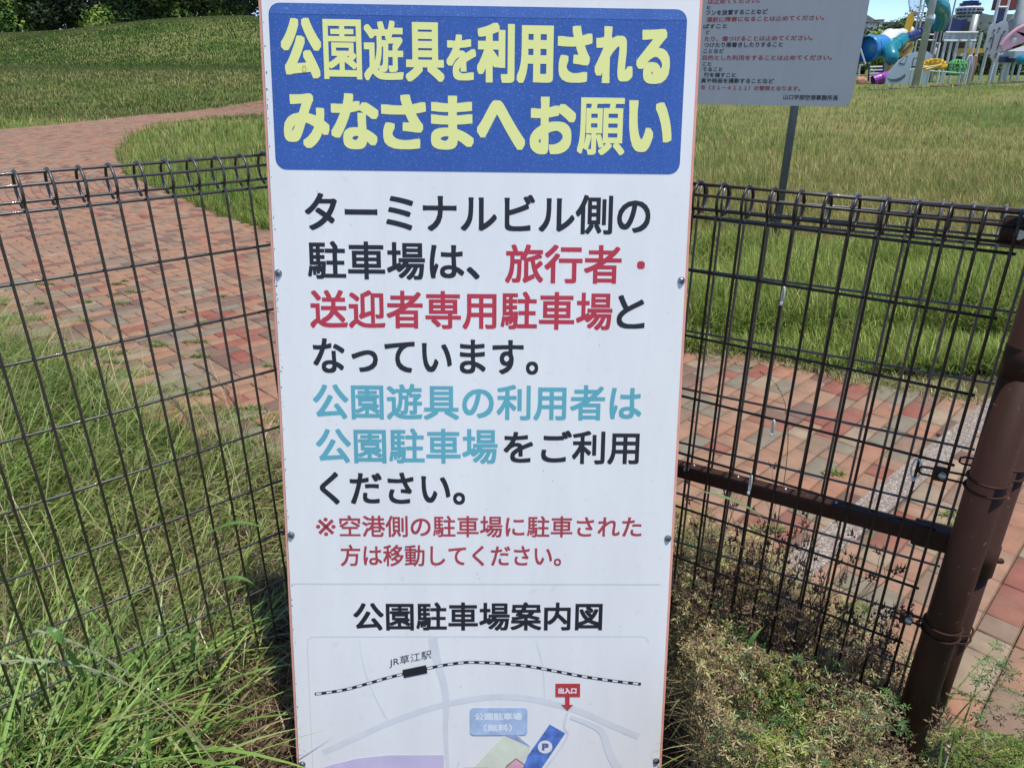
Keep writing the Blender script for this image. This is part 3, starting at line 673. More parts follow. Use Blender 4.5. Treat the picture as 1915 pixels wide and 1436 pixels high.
# ------------------------------------------------------------------ wire mesh fences
WIRE = mat('bronze_wire', (.020, .013, .011), rough=.36, spec=.5, var=.25, vscale=90)
WIRE_L = mat('bronze_wire_left', (.030, .022, .018), rough=.45, spec=1.0, var=.25, vscale=90, coat=.5)
POST = speckled('brown_pipe_paint', (.044, .0195, .0125), (.22, .13, .09), scale=75, thr=.69, amount=.8, rough=.52, cloud=.28, spec=.16)
BOLT = mat('galvanised_bolt', (.42, .42, .40), rough=.35, metal=.9, bump=.2, bscale=400)
Z = Vector((0, 0, 1))
def arc_profile(top=True):
    """(n, z) offsets from the bottom corner of the rolled top: up, over to the far side and back down"""
    r, nc, zc = .0345, .028, .036; pts = []
    for a in np.linspace(-48, 250, 22):
        A = math.radians(a); pts.append((nc - r * math.cos(A), zc + r * math.sin(A)))
    return pts
def mesh_panel(root, P1, d, nrm, ks, z_row0, rows, zbot, wm, rw=.0030, hext=.02, loops=True):
    """P1 wire 0 on row 1; d along the fence; nrm to its far side; ks wire numbers"""
    for k in ks:
        b = Vector((P1.x, P1.y, 0)) + d * (.052 * k); mb = MB()
        pts = [b + Z * zbot, b + Z * (z_row0 - .45), b + Z * (z_row0 - .012), b + Z * (z_row0 + .002) - nrm * .001]
        if loops: pts += [b + nrm * n + Z * (z_row0 + z) for n, z in arc_profile()]
        mb.tube(pts, rw, 7); mb.obj('vertical_wire', wm, root, smooth=True)
    a = Vector((P1.x, P1.y, 0)) + d * (.052 * min(ks) - hext); c = Vector((P1.x, P1.y, 0)) + d * (.052 * max(ks) + hext)
    off = rw * 1.9
    for z in rows:
        mb = MB(); mb.tube([a + nrm * off + Z * z, (a + c) / 2 + nrm * off + Z * z, c + nrm * off + Z * z], rw, 7); mb.obj('horizontal_wire', wm, root, smooth=True)
    if loops:
        r, nc, zc = .0345 - .0050, .028, .036
        for ang in (-38, 22, 88):
            A = math.radians(ang); o = nrm * (nc - r * math.cos(A)) + Z * (z_row0 + zc + r * math.sin(A)); mb = MB()
            mb.tube([a + o, (a + c) / 2 + o, c + o], rw, 7); mb.obj('horizontal_wire', wm, root, smooth=True)
        o = nrm * off + Z * z_row0; mb = MB(); mb.tube([a + o, (a + c) / 2 + o, c + o], rw, 7); mb.obj('horizontal_wire', wm, root, smooth=True)
# left fence
azL = .71726; dL = Vector((math.cos(azL), math.sin(azL), 0)); nL = Vector((-dL.y, dL.x, 0)); PL1 = Vector((-.9231, 1.2848, 1.1889))
root = empty('mesh_fence', (PL1.x, PL1.y, 0))
mesh_panel(root, PL1, dL, nL, range(-15, 19), 1.316, [1.1889 - .15 * j for j in range(0, 8)], .10, WIRE_L)
tag(root, 'black welded wire fence with rolled top left of the white notice board', 'wire fence')
# right: front panel with its post, then the panel behind it
azR = -.6054; dR = Vector((math.cos(azR), math.sin(azR), 0)); nR = Vector((-dR.y, dR.x, 0)); PR1 = Vector((.8525, 1.2122, 1.1523))
root = empty('mesh_fence', (PR1.x, PR1.y, 0))
mesh_panel(root, PR1, dR, nR, range(-19, 1), 1.268, [1.1523 - .15 * j for j in range(0, 8)], .07, WIRE, hext=.008)
tag(root, 'front black wire mesh panel between the white notice board and the brown posts', 'wire fence')
azB = -.5181; dB = Vector((math.cos(azB), math.sin(azB), 0)); nB = Vector((-dB.y, dB.x, 0)); PB1 = Vector((.9122, 1.3391, 1.1305))
root2 = empty('mesh_fence', (PB1.x, PB1.y, 0))
WIRE_B = mat('bronze_wire_back_lit', (.060, .054, .050), rough=.5, spec=1.0, var=.25, vscale=90, coat=1.0)  # base colour lightened to carry the sun highlight on the rear wires
mesh_panel(root2, PB1, dB, nB, range(-19, 2), 1.2530, [1.1305 - .15 * j for j in range(0, 8)], .05, WIRE_B, hext=.008)
tag(root2, 'rear black wire mesh panel close behind the front one, ending at rear post', 'wire fence')

def ring(mb, c, R, r, n=28, up=Z, a0=0, a1=2 * PI):
    pts = [c + Vector((math.cos(a0 + (a1 - a0) * i / n), math.sin(a0 + (a1 - a0) * i / n), 0)) * R for i in range(n if a1 - a0 > 6.28 else n + 1)]
    mb.tube(pts, r, 6, closed=a1 - a0 > 6.28)
def clamp(post_c, R, z, toward, reach, root, bolt=True):
    """two wire bands round the post, a slotted loop and a bolted plate towards the mesh"""
    t = Vector((toward.x, toward.y, 0)).normalized(); s = Vector((-t.y, t.x, 0)); c = Vector((post_c.x, post_c.y, z))
    mb = MB(); ring(mb, c + Z * .011, R + .0025, .0026); ring(mb, c - Z * .011, R + .0025, .0026)
    mb.obj('clamp_band', POST, root, smooth=True)
    mb = MB(); mb.box(c - s * (R + .004) * 1.0, (.010, .008, .036), (t, s, Z)); mb.obj('clamp_tab', POST, root, bevel=.002)
    mb = MB(); e = c + t * (R + reach)
    for sg in (-1, 1): mb.tube([c + t * (R - .004) + Z * .009 * sg, c + t * (R + reach * .5) + Z * .008 * sg, e + Z * .008 * sg], .0024, 6)
    mb.tube([e + Z * .008, e + t * .007 + Z * .005, e + t * .007 - Z * .005, e - Z * .008], .0024, 6); mb.obj('clamp_loop', POST, root, smooth=True)
    if bolt:
        q = c + t * (R + reach * .62); mb = MB(); mb.box(q, (.024, .012, .028), (t, s, Z)); mb.obj('clamp_plate', POST, root, bevel=.002)
        v = Vector((0, -1, .15)).normalized(); h = MB(); h.tube([q + v * .006, q + v * .013], .0078, 12); h.ball(q + v * .012, .0072, 10, 6); h.obj('bolt', BOLT, root, smooth=True)
# front post
FP = Vector((.905, 1.172, 0))
p = empty('fence_post', FP); R1 = .0330
mb = MB(); mb.tube([FP - Z * .02, FP + Z * 1.065], R1, 32); mb.obj('post_tube', POST, p, smooth=True)
mb = MB(); mb.tube([FP + Z * 1.06, FP + Z * 1.115, FP + Z * 1.1155, FP + Z * 1.52], [R1 + .0022, R1 + .0022, R1 + .0010, R1 + .0010], 32); mb.obj('upper_sleeve', POST, p, smooth=True)
mb = MB(); mb.tube([FP + Z * 1.52, FP + Z * 1.535, FP + Z * 1.545], [R1 + .0012, R1 - .004, .012], 32); mb.obj('post_cap', POST, p, smooth=True)
clamp(FP, R1, .836, PR1 + dR * -.01 - FP + Vector((-.03, .0, 0)), .075, p); clamp(FP, R1, .484, PR1 - FP + Vector((-.03, 0, 0)), .055, p)
tag(p, 'thick front brown pipe post with two wire clamps, rising out of the dry weeds', 'fence post')
# rear post
RP = Vector((1.010, 1.264, 0)); R2 = .0290
p = empty('fence_post', RP)
mb = MB(); mb.tube([RP - Z * .02, RP + Z * .565], R2 - .002, 28); mb.obj('post_tube', POST, p, smooth=True)
mb = MB(); mb.tube([RP + Z * .56, RP + Z * .632, RP + Z * .633, RP + Z * 1.5], [R2 + .0035, R2 + .0035, R2 + .001, R2 + .001], 28); mb.obj('upper_sleeve', POST, p, smooth=True)
mb = MB(); mb.tube([RP + Z * 1.5, RP + Z * 1.51], [R2 + .001, .01], 28); mb.obj('post_cap', POST, p, smooth=True)
clamp(RP, R2, .815, Vector((-1, .45, 0)), .05, p, False); clamp(RP, R2, .392, Vector((-1, .3, 0)), .045, p, False)
mb = MB(); mb.tube([RP + Vector((R2, -.008, .592)), RP + Vector((R2 + .012, -.010, .592))], .006, 10); mb.ball(RP + Vector((R2 + .012, -.010, .592)), .0062, 8, 6); mb.obj('rivet', POST, p, smooth=True)
tag(p, 'thinner rear brown pipe post with a sleeve halfway, behind the front post', 'fence post')
# mid rail between the two panels
A_, B_ = Vector((.895, 1.232, .667)), Vector((-.02, 1.865, .612))
d_ = (B_ - A_).normalized(); s_ = d_.cross(Z).normalized(); u_ = s_.cross(d_)
root = empty('fence_rail', A_)
mb = MB(); mb.box((A_ + B_) / 2, ((B_ - A_).length, .034, .036), (d_, s_, u_)); mb.obj('rail_tube', POST, root, bevel=.005)
for k in range(9):
    q = A_ + d_ * (.10 + .11 * k) + u_ * .0185; mb = MB(); mb.ball(q, .0035, 6, 4); mb.obj('rivet', BOLT, root)
q = A_ + (B_ - A_) * .505 + s_ * -.018
mb = MB(); mb.ball(at(1283, 878, q.y - .02), .007, 10, 6); mb.obj('bolt', BOLT, root, smooth=True)
mb = MB(); mb.box(A_ + d_ * .02, (.07, .042, .046), (d_, s_, u_)); mb.obj('rail_end_sleeve', POST, root, bevel=.004)
tag(root, 'brown square mid rail running behind the front mesh down to the posts', 'rail')
# top rail at right edge
A_ = Vector((.852, 1.252, 1.302)); dT = Vector((.822, -.569, 0.0)).normalized()
root = empty('fence_rail', A_)
mb = MB(); mb.tube([A_ + dT * .045, A_ + dT * .9], .0235, 20); mb.obj('rail_tube', POST, root, smooth=True)
mb = MB(); mb.tube([A_, A_ + dT * .003, A_ + dT * .055, A_ + dT * .056], [.020, .0255, .0255, .022], 20); mb.obj('rail_end_sleeve', POST, root, smooth=True)
mb = MB(); vv = Vector((-.569, -.822, 0)).normalized(); mb.box(A_ + dT * .028 + vv * .024, (.028, .006, .036), (dT, vv, Z)); mb.obj('bracket_plate', POST, root, bevel=.002)
mb = MB(); mb.tube([A_ + dT * .028 + vv * .026, A_ + dT * .028 + vv * .034], .0085, 12); mb.tube([A_ + dT * .028 + vv * .034, A_ + dT * .028 + vv * .036], .0055, 6); mb.obj('bolt', BOLT, root, smooth=False)
tag(root, 'brown round top rail with a bolted bracket leaving the picture at right', 'rail')

# cable ties
TIE = mat('white_nylon', (.62, .60, .56), rough=.4, var=.1, vscale=100)
def tie(p, R, drop, label, down=None):
    root = empty('cable_tie', p); mb = MB(); pts = []
    for i in range(18):
        a = 2 * PI * i / 18; pts.append(p + dR * (math.cos(a) * R * .28) + Z * (math.sin(a) * drop / 2 - drop / 2) - nR * (.006 + .003 * math.cos(a)))
    mb.tube(pts, .0019, 5, closed=True); mb.obj('strap', TIE, root, smooth=True)
    mb = MB(); mb.box(p - Z * drop - nR * .010, (.006, .005, .007)); mb.obj('lock_head', TIE, root, bevel=.001)
    tag(root, label, 'cable tie', 'white cable ties on the right mesh')
fr = lambda px, py, o=0: (lambda d: Vector((0, 0, H)) + d * ((PR1 - Vector((0, 0, H))).dot(nR) / d.dot(nR)))(ray(px, py)) - nR * .003
tie(fr(1469, 535), .010, .034, 'highest white cable tie, hanging on the upper rows in front of green grass')
tie(fr(1450, 783), .010, .034, 'white cable tie hanging over the red bricks beside the drooping stalk')
tie(fr(1408, 885), .010, .046, 'white cable tie looped in front of the brown mid rail')
tie(fr(1719, 855), .030, .044, 'round open white cable tie over the pale pebble strip near the posts')

# ------------------------------------------------------------------ main notice board
SP = Vector((-.065, 1.4569, 1.1586)); yaw, tilt, rl = .01923, -.23347, .01237
Rs = Matrix.Rotation(yaw, 3, 'Z') @ Matrix.Rotation(tilt, 3, 'X') @ Matrix.Rotation(rl, 3, 'Y')
board_root = empty('notice_board', SP); board_root.rotation_euler = Rs.to_euler(); bpy.context.view_layer.update()
# local frame: x right, z up the sheet, y away from the reader
WHITE = speckled('board_white', (.83, .83, .82), (.66, .65, .61), scale=38, thr=.63, amount=.3, rough=.36, cloud=.05)
SALMON = mat('salmon_steel', (.74, .36, .27), rough=.5, var=.12, vscale=18, bump=.05)
INK = {'K': speckled('ink_black', (.016, .016, .022), (.06, .06, .07), 700, .63, .4, .45), 'R': speckled('ink_red', (.50, .035, .06), (.62, .16, .18), 500, .6, .6, .45, .12),
       'r': speckled('ink_red_small', (.42, .05, .07), (.55, .2, .2), 500, .6, .6, .45, .18), 'T': speckled('ink_teal', (.12, .42, .50), (.2, .5, .56), 500, .6, .6, .45, .08),
       'Y': speckled('ink_yellow', (.84, .85, .32), (.66, .70, .34), 500, .66, .5, .45, .03), 'B': MATS.get('ink_black'), 'W': mat('ink_white', (.8, .8, .82), rough=.4)}
INK['B'] = INK['K']
BLUE = speckled('print_blue', (.040, .112, .39), (.32, .42, .72), scale=330, thr=.60, amount=.55, rough=.38, cloud=.10)
BLUE2 = speckled('print_blue_faded', (.065, .15, .45), (.36, .46, .74), scale=330, thr=.60, amount=.55, rough=.38, cloud=.10)
def inb(o): o.parent = board_root; return o
def lobj(name, mb, m, parent=board_root, **k):
    o = link(name, mb.mesh(name), m); o.parent = parent
    if k.get('bevel'): b = o.modifiers.new('bevel', 'BEVEL'); b.width = k['bevel']; b.segments = 2; b.limit_method = 'ANGLE'
    return o
X3, Y3, Z3 = Vector((1, 0, 0)), Vector((0, 1, 0)), Vector((0, 0, 1))
TOPV, BOTV = .645, -1.178
mb = MB(); mb.box((0, .002, (TOPV + BOTV) / 2), (.856, .004, TOPV - BOTV)); lobj('panel', mb, WHITE, bevel=.001)
for sx in (-1, 1):
    mb = MB(); mb.box((sx * .4225, .0150, (TOPV + BOTV) / 2 - .004), (.025, .021, TOPV - BOTV + .004)); lobj('frame_upright', mb, SALMON, bevel=.002)
for z in (TOPV - .02, -.26, BOTV + .03):
    mb = MB(); mb.box((0, .0155, z), (.82, .020, .025)); lobj('frame_crossbar', mb, SALMON, bevel=.002)
SCREW = mat('screw_steel', (.30, .31, .32), rough=.32, metal=.9, bump=.2, bscale=300)
SLOT = mat('screw_slot', (.02, .02, .02), rough=.8)
for sx, vs in ((-1, (.578, .0044, -.569, -1.1418)), (1, (.578, -.0033, -.575, -1.137))):
    for v in vs:
        c = Vector((sx * .4200, -.0003, v)); s = MB(); s.tube([c, c - Y3 * .0015, c - Y3 * .0017, c - Y3 * .004, c - Y3 * .0052], [.0078, .0078, .0062, .0052, .0028], 16); o = lobj('screw', s, SCREW)
        a = rnd.uniform(0, PI); s = MB()
        for q in (0, PI / 2):
            e = Vector((math.cos(a + q), 0, math.sin(a + q))); s.box(c - Y3 * (.0056 if q else .0055), (.0056, .0008, .0012), (e, Y3, e.cross(Y3)))
        lobj('screw_slot', s, SLOT, parent=o)
def flat(name, outline, y, m, th=.0002):
    mb = MB(); mb.prism(outline, Vector((0, y, 0)), X3, Z3, -Y3, th); return lobj(name, mb, m)
def rrect(x0, x1, z0, z1, r, n=6):
    out = []
    for cx, cz, a0 in ((x1 - r, z1 - r, 0), (x0 + r, z1 - r, 90), (x0 + r, z0 + r, 180), (x1 - r, z0 + r, 270)):
        for i in range(n + 1):
            a = math.radians(a0 + 90 * i / n); out.append((cx + r * math.cos(a), cz + r * math.sin(a)))
    return out
flat('blue_header', rrect(-.4145, .4045, .2115, .5235, .022), -.0003, BLUE)
flat('blue_header_top', [(-.412, .5035), (.4025, .5035), (.4025, .5100), (.396, .5190), (.385, .5225), (-.392, .5225), (-.404, .518), (-.412, .510)], -.0006, BLUE2)

def glyph_mesh(s):
    c = bpy.data.curves.new('t', 'FONT'); c.body = s; c.size = 1; c.resolution_u = 4
    o = bpy.data.objects.new('t', c); COL.objects.link(o); bpy.context.view_layer.update()
    me = bpy.data.meshes.new_from_object(o.evaluated_get(bpy.context.evaluated_depsgraph_get()))
    V = np.zeros(len(me.vertices) * 3); me.vertices.foreach_get('co', V); V = V.reshape(-1, 3)[:, :2]
    me.calc_loop_triangles(); T = np.zeros(len(me.loop_triangles) * 3, dtype=np.int32); me.loop_triangles.foreach_get('vertices', T)
    bpy.data.objects.remove(o); bpy.data.curves.remove(c); bpy.data.meshes.remove(me)
    return V, T.reshape(-1, 3)
def lettering(s, x0, x1, z0, z1, bold, y, m, parent, name='lettering', shear=0.0):
    """flat print on the sheet: glyph outline fitted to a box; heavier weights are grown on a 0.4 mm raster and cut into spans"""
    V, T = glyph_mesh(s); lo, hi = V.min(0), V.max(0)
    sx = (x1 - x0 - 2 * bold) / (hi[0] - lo[0]); sz = (z1 - z0 - 2 * bold) / (hi[1] - lo[1])
    U = (V - lo) * [sx, sz] + [x0 + bold, z0 + bold]
    if shear: U[:, 1] += (U[:, 0] - x0) * shear
    if bold <= 0:
        me = np_mesh(name, np.c_[U[:, 0], np.full(len(U), y), U[:, 1]], T)
    else:
        px = .0004; n = int(math.ceil(bold / px)); W_, H_ = int((x1 - x0) / px) + 3, int((z1 - z0) / px) + 3
        B = np.zeros((H_, W_), bool); Q = (U - [x0, z0]) / px
        for t in T:
            p = Q[t]; a0, b0 = np.floor(p.min(0)).astype(int); a1, b1 = np.ceil(p.max(0)).astype(int) + 1
            a0, b0 = max(a0, 0), max(b0, 0); X, Y = np.meshgrid(np.arange(a0, min(a1, W_)) + .5, np.arange(b0, min(b1, H_)) + .5)
            if X.size == 0: continue
            e = [(p[(i + 1) % 3, 0] - p[i, 0]) * (Y - p[i, 1]) - (p[(i + 1) % 3, 1] - p[i, 1]) * (X - p[i, 0]) for i in range(3)]
            B[b0:b0 + X.shape[0], a0:a0 + X.shape[1]] |= ((e[0] >= 0) & (e[1] >= 0) & (e[2] >= 0)) | ((e[0] <= 0) & (e[1] <= 0) & (e[2] <= 0))
        for ax in (0, 1):
            c = np.cumsum(np.pad(B, [(n + 1, n) if k == ax else (0, 0) for k in (0, 1)]).astype(np.int32), axis=ax)
            B = (np.take(c, np.arange(2 * n + 1, c.shape[ax]), ax) - np.take(c, np.arange(0, c.shape[ax] - 2 * n - 1), ax)) > 0
        P, F, open_ = [], [], {}
        def flush(sp, r0, r1):
            k = len(P); P.extend([(sp[0], r0), (sp[1], r0), (sp[1], r1), (sp[0], r1)]); F.append((k, k + 1, k + 2, k + 3))
        for r in range(B.shape[0] + 1):
            cur = {}
            if r < B.shape[0]:
                d = np.diff(np.r_[0, B[r].astype(np.int8), 0]); cur = {sp: open_.get(sp, r) for sp in zip(np.flatnonzero(d == 1).tolist(), np.flatnonzero(d == -1).tolist())}
            for sp, r0 in open_.items():
                if sp not in cur: flush(sp, r0, r)
            open_ = cur
        P = np.array(P, float) * px; me = np_mesh(name, np.c_[P[:, 0] + x0, np.full(len(P), y), P[:, 1] + z0], np.array(F))
    o = link(name, me, m); o.parent = parent; return o
TXT = [('公', 'Y', -.3928, -.3149, .3858, .4967), ('園', 'Y', -.3104, -.236, .3848, .495), ('遊', 'Y', -.2314, -.1541, .3837, .4941), ('具', 'Y', -.1495, -.0734, .3827, .4923),
 ('を', 'Y', -.0688, -.0109, .3859, .4706), ('利', 'Y', -.0086, .0655, .3824, .4931), ('用', 'Y', .0701, .1421, .3826, .49), ('さ', 'Y', .1505, .2188, .3846, .4903), ('れ', 'Y', .2249, .3004, .3848, .4902), ('る', 'Y', .3075, .3743, .3846, .4871),
 ('み', 'Y', -.3947, -.3038, .2538, .3574), ('な', 'Y', -.3001, -.2056, .2523, .3587), ('さ', 'Y', -.2, -.111, .2535, .3578), ('ま', 'Y', -.1011, -.0156, .2538, .3569), ('へ', 'Y', -.0085, .0881, .255, .3494),
 ('お', 'Y', .0976, .1898, .2472, .3574), ('願', 'Y', .1936, .2893, .2474, .3574), ('い', 'Y', .2964, .3843, .2541, .3534),
 ('ターミナルビル側の', 'K', -.3599, .3489, .0897, .1682), ('駐車場は、', 'K', -.3586, -.0032, -.0069, .0706), ('旅行者', 'R', .0502, .2927, -.0115, .0678), ('・', 'R', .3254, .3418, .0199, .036),
 ('送迎者専用駐車場', 'R', -.3581, .2774, -.1088, -.0292), ('と', 'K', .2868, .346, -.1052, -.0345), ('なっています。', 'K', -.3551, .1223, -.2052, -.1305),
 ('公園遊具の利用者は', 'T', -.3591, .3474, -.3053, -.2272), ('公園駐車場', 'T', -.3568, .0364, -.4035, -.3251), ('をご利用', 'K', .05, .3467, -.4037, -.328),
 ('ください。', 'K', -.3524, -.0344, -.4977, -.4239), ('※', 'r', -.3641, -.3210, -.5715, -.5285), ('空港側の駐車場に駐車された', 'r', -.3125, .3596, -.5736, -.5233), ('方は移動してください。', 'r', -.3123, .181, -.6427, -.5917),
 ('公園駐車場案内図', 'B', -.2882, .2788, -.7994, -.73)]
BOLD = {'Y': .0046, 'K': .0014, 'R': .0014, 'T': .0013, 'r': .0006, 'B': .0014}
THIN = {'園': .0018, '遊': .0022, '願': .0018, '具': .0032, '利': .0040, '用': .0040, '公': .0042, 'を': .0030}
for s, tg, a, b, c, d in TXT:
    bo = 0 if s == '※' else BOLD[tg] if tg != 'Y' else THIN.get(s, .0043)
    lettering(s, a, b, c, d, bo, -.0011 if tg == 'Y' else -.0003, INK[tg], board_root)
# map drawing
LG = mat('print_grey', (.71, .73, .75), rough=.45, var=.08, vscale=12); LG2 = mat('print_grey_line', (.50, .52, .55), rough=.45); PW = mat('print_white', (.80, .80, .79), rough=.45)
def band(name, pts, w0, w1, y, m):
    pts = [Vector((a, 0, b)) for a, b in pts]; mb = MB(); L, R = [], []; n = len(pts)
    for i, p in enumerate(pts):
        T = (pts[min(i + 1, n - 1)] - pts[max(i - 1, 0)]).normalized(); N_ = Vector((-T.z, 0, T.x)); w_ = (w0 + (w1 - w0) * i / (n - 1)) / 2
        L.append(p + N_ * w_ + Y3 * y); R.append(p - N_ * w_ + Y3 * y)
    mb.add(L + R, [(i, i + 1, n + i + 1, n + i) for i in range(n - 1)]); return lobj(name, mb, m)
def dens(pts, k=5):
    P = [np.array(p) for p in pts]; out = []
    for i in range(len(P) - 1):
        p0, p1, p2, p3 = P[max(i - 1, 0)], P[i], P[i + 1], P[min(i + 2, len(P) - 1)]
        for j in range(k):
            t = j / k; out.append(tuple(.5 * ((2 * p1) + (p2 - p0) * t + (2 * p0 - 5 * p1 + 4 * p2 - p3) * t * t + (3 * p1 - p0 - 3 * p2 + p3) * t ** 3)))
    return out + [tuple(P[-1])]
fr_ = rrect(-.396, .388, -1.19, -.8145, .018); 
mb = MB(); inn = rrect(-.3952, .3872, -1.1892, -.8153, .0172); n_ = len(fr_)
mb.add([(a, -.0003, b) for a, b in fr_] + [(a, -.0003, b) for a, b in inn], [(i, (i + 1) % n_, n_ + (i + 1) % n_, n_ + i) for i in range(n_) if not (fr_[i][1] < -1.17)]); lobj('map_border', mb, LG2)
band('map_road', dens([(-.37, -1.1122), (-.3081, -1.0806), (-.2128, -1.0335), (-.1185, -.9972), (-.048, -.9792), (.0222, -.968), (.0926, -.9692), (.1634, -.9834), (.2347, -1.0061), (.3069, -1.0406), (.3749, -1.0727)]), .014, .016, -.0003, LG)
band('map_road', dens([(-.1096, -.8184), (-.0986, -.8789), (-.0851, -.93), (-.0786, -.9921), (-.0814, -1.055), (-.0773, -1.165)]), .021, .009, -.00045, LG)
band('map_road', dens([(.2044, -1.0075), (.1978, -1.0455), (.2055, -1.072), (.1618, -1.1468), (.1432, -1.17)]), .005, .006, -.0006, LG)
band('map_road', dens([(.2114, -1.0192), (.2594, -1.0404), (.2886, -1.0617), (.3097, -1.1206), (.3302, -1.1568)]), .010, .022, -.0006, LG)
band('map_road', dens([(-.277, -.8182), (-.2676, -.8939), (-.244, -.9657), (-.2151, -1.0283)]), .002, .002, -.00045, LG)
band('map_road', dens([(.1279, -.8236), (.1453, -.8946), (.15, -.9719)]), .002, .002, -.00045, LG)
RAIL = [(-.3832, -.9587), (-.3552, -.9551), (-.3085, -.9465), (-.2571, -.9312), (-.215, -.918), (-.1777, -.9078), (-.1219, -.8942), (-.0802, -.8851), (-.0338, -.879), (.0126, -.8796), (.059, -.8827), (.1149, -.8894), (.1711, -.9008), (.2322, -.9137), (.3029, -.9257), (.3747, -.9351)]
RD = np.array(dens(RAIL, 12)); band('map_railway', [tuple(p) for p in RD], .0068, .0068, -.0006, INK['K'])
seg = np.r_[0, np.cumsum(np.hypot(*np.diff(RD, axis=0).T))]; tot = seg[-1]
def along(s): return (float(np.interp(s, seg, RD[:, 0])), float(np.interp(s, seg, RD[:, 1])))
k_ = 0; s_pos = .003
while s_pos < tot - .012:
    if not (-.182 < along(s_pos + .006)[0] < -.118): band('map_railway_dash', [along(s_pos), along(s_pos + .006), along(s_pos + .0125)], .0042, .0042, -.0008, PW)
    s_pos += .0242
flat('map_station', [(-.1794, -.8976), (-.1765, -.9181), (-.1221, -.9059), (-.1251, -.8855)][::-1], -.0008, INK['K'])
lettering('JR草江駅', -.2095, -.1125, -.8935, -.8690, .0, -.0005, INK['K'], board_root, shear=.225)
PURP = mat('print_lilac', (.62, .55, .74), rough=.45, var=.08, vscale=14); RED = mat('print_red', (.52, .05, .06), rough=.45, var=.1, vscale=40)
PBL = mat('print_pale_blue', (.42, .54, .74), rough=.45, var=.22, vscale=26); PGR = mat('print_pale_green', (.70, .74, .60), rough=.45, var=.12, vscale=14); MBL = mat('print_mid_blue', (.10, .20, .56), rough=.45, var=.55, vscale=34); PNK = mat('print_pink', (.75, .40, .48), rough=.45, var=.2, vscale=60)
flat('map_area', [(-.3671, -1.1497), (-.3455, -1.1417), (-.2859, -1.1259), (-.2146, -1.1182), (-.0862, -1.1188), (-.0862, -1.175), (-.38, -1.175)][::-1], -.0009, PURP)
flat('map_area', [(.0746, -1.045), (.118, -1.1036), (.1135, -1.1197), (.0853, -1.1627), (.078, -1.175), (-.03, -1.175), (-.0104, -1.146)][::-1], -.0009, PGR)
flat('map_area', [(.0636, -1.1501), (.085, -1.1303), (.1188, -1.1574), (.125, -1.175), (.055, -1.175)][::-1], -.0012, PNK)
band('map_outline', [(.055, -1.175), (.0636, -1.1480), (.085, -1.1285), (.1200, -1.1574)], .0028, .0028, -.0014, mat('print_dark_grey', (.16, .16, .17), rough=.5))
flat('parking_area', [(.1635, -1.0385), (.2005, -1.0614), (.1451, -1.1559), (.134, -1.173), (.100, -1.16), (.1135, -1.1197)][::-1], -.0015, MBL)
def disc(name, cx, cz, r, y, m): return flat(name, [(cx + r * math.cos(2 * PI * i / 24), cz + r * math.sin(2 * PI * i / 24)) for i in range(24)], y, m)
disc('parking_disc', .1537, -1.0974, .0172, -.0018, PW)
lettering('P', .1462, .1617, -1.1068, -1.0880, .0013, -.0021, mat('print_slate', (.12, .16, .34), rough=.45), board_root)
flat('map_balloon', rrect(-.0237, .1108, -1.066, -.995, .009), -.0015, PBL)
flat('balloon_pointer', [(.0558, -1.0655), (.1203, -1.0972), (.0843, -1.0655)], -.0015, mat('print_violet', (.36, .42, .72), rough=.45, var=.2, vscale=30))
lettering('公園駐車場', -.0129, .0978, -1.0263, -1.0075, .0007, -.0018, mat('print_faded_text', (.74, .80, .86), rough=.45), board_root)
lettering('（無料）', .0084, .0745, -1.0564, -1.0371, .0005, -.0018, MATS['print_faded_text'], board_root)
flat('entrance_box', [(.1757, -.9668), (.2332, -.967), (.2322, -.9333), (.1750, -.9332)], -.0009, RED)
flat('entrance_arrow', [(.1983, -.9660), (.1988, -.9877), (.1894, -.9877), (.2044, -1.0034), (.2177, -.9878), (.2092, -.9877), (.2087, -.9660)], -.0009, RED)
lettering('出入口', .1817, .2245, -.959, -.9436, .0007, -.0012, INK['W'], board_root)
flat('red_strip', [(-.0368, -1.173), (.0207, -1.173), (.0206, -1.1526), (-.0367, -1.1524)], -.0018, RED)
band('sheet_joint', [(-.4239, -.6853), (0, -.6857), (.409, -.6861)], .0028, .0028, -.0003, mat('joint_shadow_grey', (.66, .67, .68), rough=.5))  # grey line paints the thin shadow at the step between sheets
# paint chips along the left edge, rust dots and stains
CHIP = mat('chip_dark', (.06, .05, .045), rough=.8); ST = mat('stain_yellow', (.55, .45, .12), rough=.6)
mb = MB()
for i in range(70):
    z = rnd.uniform(-1.1, .5); x = -.4255 + rnd.random() ** 2 * .004; r = rnd.uniform(.0004, .0013); q = [(x + r * rnd.uniform(.6, 1.2) * math.cos(2 * PI * k / 6), z + r * rnd.uniform(.8, 2.8) * math.sin(2 * PI * k / 6)) for k in range(6)]
    mb.add([(a, -.0005, b) for a, b in q], [tuple(range(6))])
for i in range(60):
    z = rnd.uniform(-1.1, .18); x = rnd.uniform(-.41, .41); r = rnd.uniform(.0003, .0010); mb.add([(x + r * math.cos(2 * PI * k / 6), -.0006, z + r * math.sin(2 * PI * k / 6)) for k in range(6)], [tuple(range(6))])
lobj('paint_chips', mb, CHIP)['kind'] = 'stuff'
mb = MB(); n_ = 14; q1 = [(-.3490 + .0042 * math.cos(2 * PI * k / n_), .4035 + .0062 * math.sin(2 * PI * k / n_)) for k in range(n_)]; q2 = [(-.3490 + .0030 * math.cos(2 * PI * k / n_), .4035 + .0048 * math.sin(2 * PI * k / n_)) for k in range(n_)]
mb.add([(a, -.0020, b) for a, b in q1 + q2], [(k, (k + 1) % n_, n_ + (k + 1) % n_, n_ + k) for k in range(n_)]); lobj('stain', mb, ST)
